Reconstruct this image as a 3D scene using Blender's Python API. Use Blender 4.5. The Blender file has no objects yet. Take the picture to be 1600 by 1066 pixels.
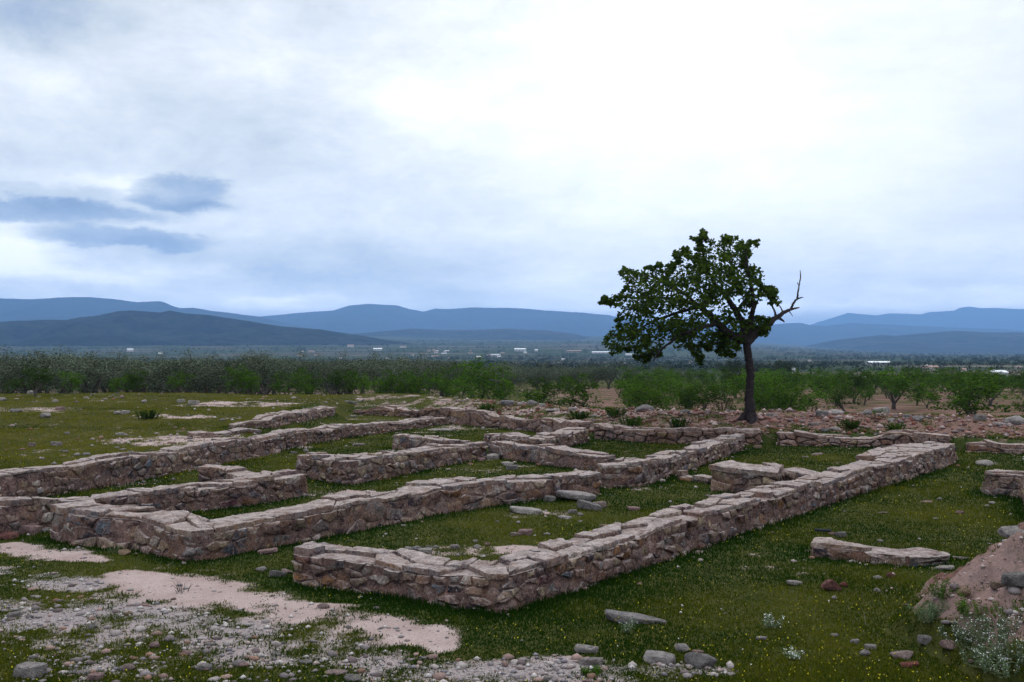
import bpy, math, random
import numpy as np
from mathutils import Vector
R = math.radians
rng = np.random.default_rng(7); random.seed(7)
SC = bpy.context.scene; COL = SC.collection

# ------------------------------------------------------------------ camera, world, sun, exposure
CAMZ = 2.5; F = 1600.0; CX, CY = 800.0, 533.0; HOR = 545.0
cd = bpy.data.cameras.new('camera'); cam = bpy.data.objects.new('camera', cd); COL.objects.link(cam)
cd.sensor_width = 36; cd.lens = 36; cd.clip_start = .1; cd.clip_end = 80000
PITCH = math.atan((HOR - CY) / F)
cam.location = (0, 0, CAMZ); cam.rotation_euler = (R(90) + PITCH, 0, 0); SC.camera = cam

SUN_AZ, SUN_EL = R(14), R(48)      # azimuth from +Y towards +X
w = bpy.data.worlds.new('World'); SC.world = w; w.use_nodes = True
def nodes_of(nt):
    N, L = nt.nodes, nt.links
    def mk(t, **k):
        n = N.new(t)
        for a, v in k.items():
            setattr(n, a, v)
        return n
    def val(x, sock):
        if hasattr(x, 'is_output'): L.new(x, sock)
        else: sock.default_value = x
    def M(op, a, b=0.0, c=None, clamp=False):
        n = mk('ShaderNodeMath', operation=op); n.use_clamp = clamp
        val(a, n.inputs[0]); val(b, n.inputs[1])
        if c is not None: val(c, n.inputs[2])
        return n.outputs[0]
    def mix(f, a, b, blend='MIX'):
        n = mk('ShaderNodeMix', data_type='RGBA', blend_type=blend)
        val(f, n.inputs[0])
        for x, s in ((a, n.inputs[6]), (b, n.inputs[7])):
            if isinstance(x, tuple): s.default_value = (*x[:3], 1)
            else: L.new(x, s)
        return n.outputs[2]
    def noise(vec, scale, detail=4, rough=.5, out=0, dist=0.0):
        n = mk('ShaderNodeTexNoise'); n.inputs['Scale'].default_value = scale
        n.inputs['Detail'].default_value = detail; n.inputs['Roughness'].default_value = rough
        n.inputs['Distortion'].default_value = dist
        if vec is not None: L.new(vec, n.inputs['Vector'])
        return n.outputs[out]
    def ramp(f, stops, interp='LINEAR'):
        n = mk('ShaderNodeValToRGB'); n.color_ramp.interpolation = interp; el = n.color_ramp.elements
        while len(el) < len(stops): el.new(.5)
        for e, (p, c) in zip(el, stops):
            e.position = p; e.color = (*c, 1) if isinstance(c, tuple) else (c, c, c, 1)
        L.new(f, n.inputs[0]); return n.outputs[0]
    def mr(f, a, b, c=0.0, d=1.0, smooth=False):
        n = mk('ShaderNodeMapRange'); n.interpolation_type = 'SMOOTHSTEP' if smooth else 'LINEAR'
        val(f, n.inputs[0])
        for i, v in enumerate((a, b, c, d)): val(v, n.inputs[i + 1])
        return n.outputs[0]
    return mk, M, mix, noise, ramp, mr, L

def build_world():
    nt = w.node_tree; nt.nodes.clear()
    mk, M, mix, noise, ramp, mr, L = nodes_of(nt)
    tc = mk('ShaderNodeTexCoord'); sep = mk('ShaderNodeSeparateXYZ'); L.new(tc.outputs['Generated'], sep.inputs[0])
    x, y, z = sep.outputs
    az0 = M('ARCTAN2', x, y); el0 = M('ARCSINE', z)
    zz = M('ADD', M('MAXIMUM', z, 0.0), 0.16)
    cmb = mk('ShaderNodeCombineXYZ'); L.new(M('DIVIDE', x, zz), cmb.inputs[0]); L.new(M('DIVIDE', y, zz), cmb.inputs[1])
    cp = cmb.outputs[0]
    n1 = noise(cp, .55, 7, .55, dist=.4); n2 = noise(cp, 1.7, 8, .6, dist=.3)
    # stretched coordinates (azimuth, elevation) for low banks of cloud
    c2 = mk('ShaderNodeCombineXYZ'); L.new(M('MULTIPLY', az0, 3.0), c2.inputs[0]); L.new(M('MULTIPLY', el0, 13.0), c2.inputs[1])
    n3 = noise(c2.outputs[0], 1.6, 8, .6); n4 = noise(c2.outputs[0], 4.5, 6, .6)
    c5 = mk('ShaderNodeCombineXYZ'); L.new(M('MULTIPLY', az0, 9.0), c5.inputs[0]); L.new(M('MULTIPLY', el0, 16.0), c5.inputs[1]); n4b = noise(c5.outputs[0], 1.5, 8, .62); n6 = noise(c5.outputs[0], .8, 8, .65, dist=.5)
    az = M('ADD', az0, M('MULTIPLY', M('SUBTRACT', n4, .5), .07)); el = M('ADD', el0, M('MULTIPLY', M('SUBTRACT', n4b, .5), .045))
    V = M('ADD', .635, M('MULTIPLY', M('SUBTRACT', n1, .5), .55))
    V = M('ADD', V, M('MULTIPLY', M('SUBTRACT', n2, .5), .30)); V = M('ADD', V, M('MULTIPLY', M('SUBTRACT', n3, .5), .22)); lf = mr(az0, .25, -.25, .45, 1.0, True)
    V = M('ADD', V, M('MULTIPLY', M('MULTIPLY', M('SUBTRACT', n6, .5), .46), lf)); n7 = noise(c5.outputs[0], 2.6, 9, .65, dist=.3); V = M('ADD', V, M('MULTIPLY', M('MULTIPLY', M('SUBTRACT', n7, .5), .30), lf))
    lowb = mr(el0, .13, .0, 0.0, 1.0, True); V = M('ADD', V, M('MULTIPLY', lowb, .06)); V = M('ADD', V, M('MULTIPLY', M('MULTIPLY', M('SUBTRACT', n3, .5), .9), lowb))
    def blob(px, py, sx, sy, amp, sharp=2.0):
        nonlocal V
        a0 = math.atan((px - 800) / F); e0 = math.atan((HOR - py) / F * math.cos(a0))
        da = M('DIVIDE', M('SUBTRACT', az, a0), sx / F); de = M('DIVIDE', M('SUBTRACT', el, e0), sy / F)
        r2 = M('ADD', M('MULTIPLY', da, da), M('MULTIPLY', de, de))
        g = M('EXPONENT', M('MULTIPLY', M('POWER', r2, sharp / 2), -1.0))
        V = M('ADD', V, M('MULTIPLY', g, amp))
    blob(1130, 110, 470, 270, .38); blob(1050, 330, 380, 140, .06); blob(650, 165, 120, 60, .20)
    blob(20, 15, 130, 55, -.34); blob(270, 90, 260, 60, .06); blob(40, 120, 120, 45, .14)
    blob(278, 298, 70, 28, -.34, 8); blob(285, 320, 60, 14, -.16, 3); blob(60, 332, 170, 17, -.34, 7); blob(60, 318, 200, 26, -.10, 4); blob(180, 372, 130, 17, -.32, 7); blob(180, 348, 90, 9, .12); blob(180, 285, 60, 14, .10); blob(130, 285, 200, 12, .14)
    blob(500, 405, 300, 38, -.20, 3); blob(480, 220, 240, 110, -.10)
    blob(10, 385, 60, 26, .38); blob(130, 425, 180, 16, .24); blob(430, 468, 100, 9, .26); blob(640, 455, 200, 22, -.14)
    blob(110, 455, 200, 14, -.12); blob(880, 425, 90, 26, .10); blob(1480, 425, 200, 36, -.15, 3); blob(820, 410, 120, 30, -.10)
    blob(1300, 478, 260, 10, .22); blob(1500, 455, 130, 8, .12); blob(1430, 60, 220, 110, -.06); blob(60, 482, 60, 8, .25)
    col = ramp(V, [(.08, (.24, .33, .49)), (.28, (.39, .48, .62)), (.46, (.61, .675, .735)), (.64, (.80, .845, .88)),
                   (.80, (.97, 1.0, 1.03)), (1.0, (1.22, 1.22, 1.19))])
    sky = mk('ShaderNodeTexSky', sky_type='NISHITA'); sky.sun_disc = False
    sky.sun_elevation = SUN_EL; sky.sun_rotation = SUN_AZ
    up = mk('ShaderNodeVectorMath', operation='SCALE'); L.new(col, up.inputs[0]); up.inputs['Scale'].default_value = 10.0
    zb = mk('ShaderNodeVectorMath', operation='SCALE'); L.new(up.outputs[0], zb.inputs[0]); L.new(M('MULTIPLY', mr(z, .42, .85, 1.0, 2.3, True), M('MINIMUM', M('EXPONENT', M('MULTIPLY', M('DIVIDE', 640.0, M('MAXIMUM', z, .02)), 5.5e-5)), 2.4)), zb.inputs['Scale'])
    c = mix(.94, sky.outputs[0], zb.outputs[0])     # an overcast sky is brightest overhead
    # below the horizon: dim earth
    c = mix(mr(z, -.05, -.005), (.9, .9, .9), c)
    bg = mk('ShaderNodeBackground'); L.new(c, bg.inputs[0]); bg.inputs[1].default_value = .10
    out = mk('ShaderNodeOutputWorld'); L.new(bg.outputs[0], out.inputs[0])
build_world()
sl = bpy.data.lights.new('sun', 'SUN'); so = bpy.data.objects.new('sun', sl); COL.objects.link(so)
sl.energy = 1.5; sl.angle = R(16); sl.color = (1, .95, .88)
sd = Vector((math.sin(SUN_AZ) * math.cos(SUN_EL), math.cos(SUN_AZ) * math.cos(SUN_EL), math.sin(SUN_EL)))
so.rotation_euler = sd.to_track_quat('Z', 'Y').to_euler(); so.location = (0, 0, 60)
SC.view_settings.view_transform = 'Standard'; SC.view_settings.look = 'None'
SC.view_settings.exposure = 0; SC.view_settings.gamma = 1
SC.render.engine = 'CYCLES'; SC.cycles.use_denoising = True
SC.cycles.max_bounces = 6; SC.cycles.diffuse_bounces = 2; SC.cycles.volume_bounces = 0
SC.cycles.transparent_max_bounces = 4

# ------------------------------------------------------------------ noise and terrain functions
def _h(ix, iy, seed):
    n = (ix.astype(np.int64) * 374761393 + iy.astype(np.int64) * 668265263 + seed * 1442695041) & 0xFFFFFFFF
    n = ((n ^ (n >> 13)) * 1274126177) & 0xFFFFFFFF
    return ((n ^ (n >> 16)) & 0xFFFFFF) / float(0xFFFFFF)
def vn(x, y, seed=0):
    x = np.asarray(x, float); y = np.asarray(y, float)
    xi = np.floor(x); yi = np.floor(y); fx = x - xi; fy = y - yi
    fx = fx * fx * (3 - 2 * fx); fy = fy * fy * (3 - 2 * fy)
    a = _h(xi, yi, seed); b = _h(xi + 1, yi, seed); c = _h(xi, yi + 1, seed); d = _h(xi + 1, yi + 1, seed)
    return (a + (b - a) * fx) * (1 - fy) + (c + (d - c) * fx) * fy
def fbm(x, y, seed=0, oct=4):
    s = 0; a = .5; x = np.asarray(x, float); y = np.asarray(y, float)
    for i in range(oct):
        s = s + a * (vn(x, y, seed + i * 17) * 2 - 1); x = x * 2.03 + 11.3; y = y * 2.03 - 7.7; a *= .5
    return s
def ss(a, b, x):
    t = np.clip((np.asarray(x, float) - a) / (b - a), 0, 1); return t * t * (3 - 2 * t)
BX = [-40, -15, -4.3, -2, 0, 2.2, 4.1, 6.6, 8.4, 9.7, 12, 16, 60]
BY = [60, 44, 38, 34.2, 31.7, 28.4, 26.9, 26.5, 26.2, 25.5, 24.2, 22, -6]
def back(x): return np.interp(x, BX, BY)
PD = [0, 60, 100, 150, 250, 500, 1000, 2000, 4000, 60000]; PZ = [0, 0, -.7, -1.7, -3.3, -6.3, -10, -14, -16, -16]
def WL(x, y): return ss(.12, .5, dl4(x, y)) * (1 - ss(-7.2, -5.8, x) * ss(23, 28, y))
def dl4(x, y): return (x + 7.6) * -.951 + (y - 17.4) * .309
def T(x, y, micro=False):
    x = np.asarray(x, float); y = np.asarray(y, float)
    sn = (y - back(x)) * .85
    rg = fbm(x * .9, y * .9, 5)
    zr = .30 * ss(.12, .38, sn) + (.26 + .10 * rg) * ss(.5, 2.8, sn) - (1.5 + .1 * rg) * ss(4.2, 16, sn)
    zr = zr + .05 * fbm(x * 2.6, y * 2.6, 8) * ss(.4, 1, sn) * (1 - ss(4, 8, sn))
    zl = .62 * ss(18.5, 37, y) + .10 * fbm(x * .35, y * .35, 3) * ss(20, 26, y) - 1.55 * ss(42, 56, y)
    wl = WL(x, y)
    z = zr * (1 - wl) + zl * wl
    z = z + np.interp(y, PD, PZ) + np.clip(y - 1500, 0, 5000) * .020 * (1 - ss(250, 1300, x * np.clip(3000 / np.maximum(y, 1500), 0, 2))) * (1 + .25 * fbm(x / 900, y / 700, 411, 3)) + .018 * fbm(x * .7, y * .7, 1) * (y < 60)
    d = np.hypot((x - 6.5) / 3.15, (y - 8.7) / 2.5)
    m = np.clip(1 - d + .10 * fbm(x * 1.3, y * 1.3, 21), 0, 1)
    z = z + np.minimum(2.0 * m ** .85, 1.35) + .24 * fbm(x * 3, y * 3, 31) * ss(0, .15, m)
    if micro:
        z = z + .016 * fbm(x * 5, y * 5, 41) * (y < 60) + .10 * fbm(x * 9, y * 9, 43) * ss(0, .1, m)
    return z
_cp, _sp = math.cos(PITCH), math.sin(PITCH)
YS = np.geomspace(3, 20000, 4000)
def ray(px, py):
    u = (px - CX) / F; v = -(py - CY) / F
    d = (u, _cp - v * _sp, _sp + v * _cp); return d[0] / d[1], d[2] / d[1]
def G(px, py, h=0.0):
    a, b = ray(px, py); z = CAMZ + b * YS; g = T(a * YS, YS) + h
    k = np.argmax(z <= g)
    if k == 0: k = len(YS) - 1
    z0, z1 = z[k - 1] - g[k - 1], z[k] - g[k]; f = z0 / (z0 - z1) if z0 != z1 else 0
    y = YS[k - 1] + (YS[k] - YS[k - 1]) * f
    return float(a * y), float(y)

# ------------------------------------------------------------------ objects and meshes
def tag(o, label=None, cat=None, group=None, kind=None):
    if label: o['label'] = label
    if cat: o['category'] = cat
    if group: o['group'] = group
    if kind: o['kind'] = kind
    return o
def empty(name, loc=(0, 0, 0)):
    o = bpy.data.objects.new(name, None); COL.objects.link(o); o.location = loc; o.empty_display_size = .2; return o
class MB:
    def __init__(s): s.v = []; s.n = 0; s.f = []; s.c = []
    def add(s, verts, faces, col=None):
        verts = np.asarray(verts, float); b = s.n; s.v.append(verts); s.n += len(verts)
        s.f.extend([tuple(i + b for i in f) for f in faces])
        if col is not None:
            col = np.asarray(col, float)
            if col.ndim == 1: col = np.tile(col, (len(verts), 1))
            s.c.append(col)
    def build(s, name, mat, parent=None, smooth=None, offset=(0, 0, 0)):
        me = bpy.data.meshes.new(name); V = np.concatenate(s.v) - np.array(offset)
        me.from_pydata(V.tolist(), [], s.f)
        if s.c: setcol(me, np.concatenate(s.c))
        fin(me, mat, smooth)
        o = bpy.data.objects.new(name, me); COL.objects.link(o)
        if parent is not None: o.parent = parent
        return o
def setcol(me, C, name='Col'):
    if C.shape[1] == 3: C = np.concatenate([C, np.ones((len(C), 1))], 1)
    at = me.color_attributes.new(name, 'FLOAT_COLOR', 'POINT'); at.data.foreach_set('color', C.astype(np.float32).ravel())
def fin(me, mat, smooth):
    if mat: me.materials.append(mat)
    if smooth is not None:
        me.polygons.foreach_set('use_smooth', [True] * len(me.polygons))
        if smooth < 3.1: me.set_sharp_from_angle(angle=smooth)
    me.update()
def mesh_np(name, V, Fa, mat, C=None, smooth=None, parent=None):
    """V (n,3), Fa (m,k) arrays with constant k"""
    me = bpy.data.meshes.new(name); n, (m, k) = len(V), Fa.shape
    me.vertices.add(n); me.vertices.foreach_set('co', V.astype(np.float32).ravel())
    me.loops.add(m * k); me.loops.foreach_set('vertex_index', Fa.astype(np.int32).ravel())
    me.polygons.add(m); me.polygons.foreach_set('loop_start', np.arange(0, m * k, k, dtype=np.int32))
    me.polygons.foreach_set('loop_total', np.full(m, k, dtype=np.int32))
    me.update(calc_edges=True)
    if C is not None: setcol(me, C)
    fin(me, mat, smooth); me.validate()
    o = bpy.data.objects.new(name, me); COL.objects.link(o)
    if parent is not None: o.parent = parent
    return o

# ------------------------------------------------------------------ materials
def new_mat(name):
    m = bpy.data.materials.new(name); m.use_nodes = True; m.node_tree.nodes.clear(); return m
def surf(nt, col, bump_h=None, bs=.5, bd=.02, rough=.95, trans=None, spec=.04):
    mk, M, mix, noise, ramp, mr, L = nodes_of(nt)
    b = mk('ShaderNodeBsdfPrincipled'); b.inputs['Roughness'].default_value = rough
    b.inputs['Specular IOR Level'].default_value = spec
    if isinstance(col, tuple): b.inputs['Base Color'].default_value = (*col, 1)
    else: L.new(col, b.inputs['Base Color'])
    if bump_h is not None:
        bu = mk('ShaderNodeBump'); bu.inputs['Strength'].default_value = bs; bu.inputs['Distance'].default_value = bd
        L.new(bump_h, bu.inputs['Height']); L.new(bu.outputs[0], b.inputs['Normal'])
    sh = b.outputs[0]
    if trans:
        t = mk('ShaderNodeBsdfTranslucent')
        if isinstance(col, tuple): t.inputs[0].default_value = (*col, 1)
        else: L.new(col, t.inputs[0])
        ms = mk('ShaderNodeMixShader'); ms.inputs[0].default_value = trans
        L.new(sh, ms.inputs[1]); L.new(t.outputs[0], ms.inputs[2]); sh = ms.outputs[0]
    o = mk('ShaderNodeOutputMaterial'); L.new(sh, o.inputs[0])
def geo_pos(mk): return mk('ShaderNodeNewGeometry').outputs['Position']

def stone_material(name, smear=(.215, .140, .120), smear_amt=.72):
    m = new_mat(name); nt = m.node_tree; mk, M, mix, noise, ramp, mr, L = nodes_of(nt)
    p = geo_pos(mk); at = mk('ShaderNodeVertexColor', layer_name='Col').outputs[0]
    n1 = noise(p, 9, 6, .65); n2 = noise(p, 38, 5, .7); n3 = noise(p, 3.5, 5, .6)
    c = mix(1.0, at, ramp(n1, [(.3, .42), (.5, .9), (.7, 1.6)]), 'MULTIPLY')
    sm = M('MULTIPLY', mr(noise(p, 5.5, 9, .78, dist=.8), .46, .54), smear_amt)
    c = mix(sm, c, smear)
    c = mix(M('MULTIPLY', mr(noise(p, 8, 8, .75, dist=1), .525, .60), .84), c, (.042, .028, .036))     # dark lichen and grime
    c = mix(M('MULTIPLY', mr(noise(p, 21, 5, .65), .62, .70), .55), c, (.50, .47, .46))    # pale lichen
    c = mix(M('MULTIPLY', mr(n3, .50, .64), .40), c, (.22, .115, .06))
    c = mix(1.0, c, ramp(n2, [(.30, .42), (.5, .95), (.7, 1.5)]), 'MULTIPLY')
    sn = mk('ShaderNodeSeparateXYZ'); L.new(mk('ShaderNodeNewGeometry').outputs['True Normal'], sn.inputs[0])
    topm = M('MULTIPLY', mr(sn.outputs[2], .50, .88), mr(noise(p, 5, 8, .7, dist=.5), .34, .52))      # bleached upper surfaces, with the light on tops put into the colour
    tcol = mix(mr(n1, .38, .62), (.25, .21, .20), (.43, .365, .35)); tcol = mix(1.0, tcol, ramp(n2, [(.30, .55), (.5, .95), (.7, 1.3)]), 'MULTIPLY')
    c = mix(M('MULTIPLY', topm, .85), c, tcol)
    h = M('ADD', M('MULTIPLY', n1, 1.1), M('MULTIPLY', n2, .5))
    surf(nt, c, h, 1.0, .045)
    return m
MAT = {}
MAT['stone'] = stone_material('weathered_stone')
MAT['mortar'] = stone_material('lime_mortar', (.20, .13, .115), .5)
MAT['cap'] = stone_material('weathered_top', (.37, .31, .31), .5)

def rock_material(name, cols):
    m = new_mat(name); nt = m.node_tree; mk, M, mix, noise, ramp, mr, L = nodes_of(nt)
    oi = mk('ShaderNodeObjectInfo'); tc = mk('ShaderNodeTexCoord'); ob = tc.outputs['Object']
    va = mk('ShaderNodeVectorMath', operation='ADD'); L.new(ob, va.inputs[0]); L.new(oi.outputs['Location'], va.inputs[1])
    p = va.outputs[0]
    k = len(cols); c = ramp(oi.outputs['Random'], [(i / k, x) for i, x in enumerate(cols)], 'CONSTANT')
    n1 = noise(p, 2.2, 6, .7); n2 = noise(p, 9, 5, .7)
    c = mix(1.0, c, ramp(n1, [(.3, .55), (.7, 1.35)]), 'MULTIPLY')
    c = mix(M('MULTIPLY', mr(noise(p, 3.3, 6, .7), .54, .66), .6), c, (.06, .05, .06))
    c = mix(M('MULTIPLY', mr(noise(p, 4.3, 6, .7), .58, .68), .5), c, (.5, .45, .43))
    surf(nt, c, M('ADD', n1, M('MULTIPLY', n2, .5)), .9, .22)
    return m
MAT['rock_mix'] = rock_material('field_rock', [(.35, .30, .285), (.27, .24, .24), (.31, .24, .215), (.42, .37, .35), (.22, .20, .21)])
MAT['rock_pale'] = rock_material('pale_rock', [(.44, .395, .37), (.38, .34, .33)])
MAT['rock_grey'] = rock_material('grey_rock', [(.25, .23, .225), (.31, .28, .27)])
MAT['rock_pink'] = rock_material('pink_rock', [(.38, .25, .24), (.36, .27, .25)])
MAT['rock_red'] = rock_material('red_rock', [(.24, .085, .07), (.22, .10, .09)])
MAT['rock_tan'] = rock_material('tan_rock', [(.34, .24, .16), (.33, .24, .19)])

def leaf_material(name, dark, light, trans=.35, var=.9):
    m = new_mat(name); nt = m.node_tree; mk, M, mix, noise, ramp, mr, L = nodes_of(nt)
    at = mk('ShaderNodeVertexColor', layer_name='Col').outputs[0]; s = mk('ShaderNodeSeparateColor'); L.new(at, s.inputs[0])
    oi = mk('ShaderNodeObjectInfo').outputs['Random']
    c = mix(s.outputs[0], dark, light)
    c = mix(1.0, c, ramp(oi, [(0, 1 - var * .5), (1, 1 + var * .5)]), 'MULTIPLY')
    surf(nt, c, None, rough=.8, trans=trans, spec=.03)
    return m
MAT['leaf_main'] = leaf_material('broad_leaf', (.008, .020, .004), (.060, .098, .012), .5)
MAT['leaf_olive'] = leaf_material('olive_leaf', (.012, .019, .010), (.17, .205, .14), .12, .5)
MAT['leaf_almond'] = leaf_material('almond_leaf', (.008, .024, .003), (.070, .140, .012), .4)
MAT['leaf_oak'] = leaf_material('oak_leaf', (.007, .013, .007), (.024, .036, .016), .1)
MAT['grass'] = leaf_material('grass_blade', (.009, .030, .002), (.125, .120, .010), .4)
MAT['herb'] = leaf_material('herb_leaf', (.06, .10, .045), (.15, .19, .11), .3)
def plain(name, c, rough=.9, bump=None, nscale=20, lo=.7, hi=1.2):
    m = new_mat(name); nt = m.node_tree; mk, M, mix, noise, ramp, mr, L = nodes_of(nt)
    tc = mk('ShaderNodeTexCoord').outputs['Object']
    n = noise(tc, nscale, 5, .6); col = mix(1.0, c, ramp(n, [(.3, lo), (.7, hi)]), 'MULTIPLY')
    surf(nt, col, n if bump else None, .8, bump or .01, rough); return m
MAT['bark'] = plain('dark_bark', (.030, .024, .026), bump=.04, nscale=14, lo=.5, hi=1.5)
MAT['bark_olive'] = plain('olive_bark', (.07, .06, .055))
MAT['dead'] = plain('dead_wood', (.05, .042, .045), bump=.02, nscale=20)
MAT['twig'] = plain('dry_stalk', (.42, .36, .26))
MAT['stem'] = plain('green_stem', (.12, .14, .07)); MAT['white'] = plain('white_petal', (.75, .75, .72)); MAT['yellow'] = plain('yellow_petal', (.62, .50, .03))
MAT['render'] = plain('whitewash', (.55, .53, .52), nscale=2, lo=.9, hi=1.05)
MAT['ochre'] = plain('ochre_wall', (.40, .33, .27), nscale=2); MAT['tile'] = plain('roof_tile', (.30, .22, .19), nscale=2)
MAT['sheet'] = plain('pale_sheet_roof', (.70, .72, .75), nscale=1, lo=.9, hi=1.05)
MAT['opening'] = plain('dark_opening', (.03, .03, .035)); MAT['pipe'] = plain('dark_pipe', (.03, .035, .045))
def flower_mat():
    m = new_mat('petals'); nt = m.node_tree; mk, M, mix, noise, ramp, mr, L = nodes_of(nt)
    surf(nt, mk('ShaderNodeVertexColor', layer_name='Col').outputs[0], None, rough=.7, trans=.2); return m
MAT['petal'] = flower_mat()
def pebble_mat():
    m = new_mat('pebbles'); nt = m.node_tree; mk, M, mix, noise, ramp, mr, L = nodes_of(nt)
    n = noise(geo_pos(mk), 60, 4, .6)
    surf(nt, mix(1.0, mk('ShaderNodeVertexColor', layer_name='Col').outputs[0], ramp(n, [(.3, .7), (.7, 1.2)]), 'MULTIPLY')); return m
MAT['pebble'] = pebble_mat()

def ground_mat():
    m = new_mat('ground_surface'); nt = m.node_tree; mk, M, mix, noise, ramp, mr, L = nodes_of(nt)
    p = geo_pos(mk); at = mk('ShaderNodeVertexColor', layer_name='Mask').outputs[0]
    s = mk('ShaderNodeSeparateColor'); L.new(at, s.inputs[0]); soil, red, lush = s.outputs[0], s.outputs[1], s.outputs[2]
    grav = mk('ShaderNodeVertexColor', layer_name='Mask').outputs[1]
    nb = noise(p, 2.2, 8, .65); nf = noise(p, 14, 6, .65); ng = noise(p, 55, 5, .7); nl = noise(p, .5, 4, .5)
    g = mix(mr(nf, .3, .7), (.014, .022, .004), (.048, .046, .012))
    g = mix(M('MULTIPLY', mr(nb, .42, .62), M('SUBTRACT', 1.0, lush)), g, (.065, .057, .015))
    g = mix(M('MULTIPLY', lush, .5), g, (.034, .056, .014))
    g = mix(M('MULTIPLY', mr(ng, .60, .68), .5), g, (.20, .17, .11))
    pk = mix(mr(nb, .35, .65), (.27, .20, .185), (.37, .29, .275)); rd = mix(mr(nf, .35, .65), (.070, .032, .024), (.155, .078, .062))
    gr = mix(mr(ng, .35, .65), (.12, .10, .105), (.30, .27, .27))
    so_ = mix(red, mix(grav, pk, gr), rd)
    so_ = mix(1.0, so_, ramp(ng, [(.3, .68), (.52, 1.0), (.72, 1.2)]), 'MULTIPLY')
    so_ = mix(M('MULTIPLY', mr(nf, .60, .70), .35), so_, (.13, .095, .085))
    f = M('ADD', soil, M('MULTIPLY', M('SUBTRACT', nf, .5), .9)); f = M('ADD', f, M('MULTIPLY', M('SUBTRACT', ng, .5), .5))
    c = mix(mr(f, .28, .68), g, so_)
    # fields of the plain, further out
    sp = mk('ShaderNodeSeparateXYZ'); L.new(p, sp.inputs[0])
    mp = mk('ShaderNodeMapping'); L.new(p, mp.inputs[0]); mp.inputs['Scale'].default_value = (.0042, .011, 0); mp.inputs['Rotation'].default_value = (0, 0, .12)
    vo = mk('ShaderNodeTexVoronoi', distance='CHEBYCHEV'); L.new(mp.outputs[0], vo.inputs['Vector']); vo.inputs['Scale'].default_value = 1.6
    sc = mk('ShaderNodeSeparateColor'); L.new(vo.outputs['Color'], sc.inputs[0])
    fc = ramp(sc.outputs[0], [(0, (.014, .028, .009)), (.26, (.028, .048, .013)), (.42, (.05, .055, .025)), (.54, (.018, .028, .012)),
                              (.70, (.10, .075, .06)), (.78, (.022, .042, .011)), (.94, (.16, .125, .11))], 'CONSTANT')
    mp2 = mk('ShaderNodeMapping'); L.new(p, mp2.inputs[0]); mp2.inputs['Scale'].default_value = (.02, .06, 0)
    fn = noise(mp2.outputs[0], 3, 8, .7)
    fc = mix(mr(fn, .48, .56), fc, (.022, .030, .018)); 
    c = mix(mr(sp.outputs[1], 150, 260), c, fc)
    h = M('ADD', M('MULTIPLY', nf, .6), M('MULTIPLY', ng, .5))
    surf(nt, c, h, .8, .03)
    return m
MAT['ground'] = ground_mat()

# ------------------------------------------------------------------ the ground sheet
def axis(lo, hi, step, out_lo, out_hi, g=1.12):
    a = list(np.arange(lo, hi, step)); s = step; v = a[-1]
    while v < out_hi: s = min(s * g, 900); v += s; a.append(v)
    s = step; v = a[0]; b = []
    while v > out_lo: s = min(s * g, 900); v -= s; b.append(v)
    return np.array(b[::-1] + a)
def polyd(x, y, pts, wds):
    """1 inside a tapered band along pts, fading outside"""
    best = np.full(np.shape(x), 1e9)
    for (ax, ay), (bx, by), w0, w1 in zip(pts[:-1], pts[1:], wds[:-1], wds[1:]):
        dx, dy = bx - ax, by - ay; t = np.clip(((x - ax) * dx + (y - ay) * dy) / (dx * dx + dy * dy), 0, 1)
        d = np.hypot(x - ax - t * dx, y - ay - t * dy) / (w0 + (w1 - w0) * t); best = np.minimum(best, d)
    return best
def band(x, y, px, wds): 
    return 1 - ss(.25, 2.1, polyd(x, y, [G(a, b) for a, b in px], wds))
def blobm(x, y, px, py, rx, ry):
    gx, gy = G(px, py); return 1 - ss(.4, 1.5, np.hypot((x - gx) / rx, (y - gy) / ry))
_wallfeet = []      # filled by the walls: (x0,y0,x1,y1) near faces, for lush grass at their feet
def mx(a, v): return np.maximum(a, v - 1.3 * (1 - ss(0, .32, v)))
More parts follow.
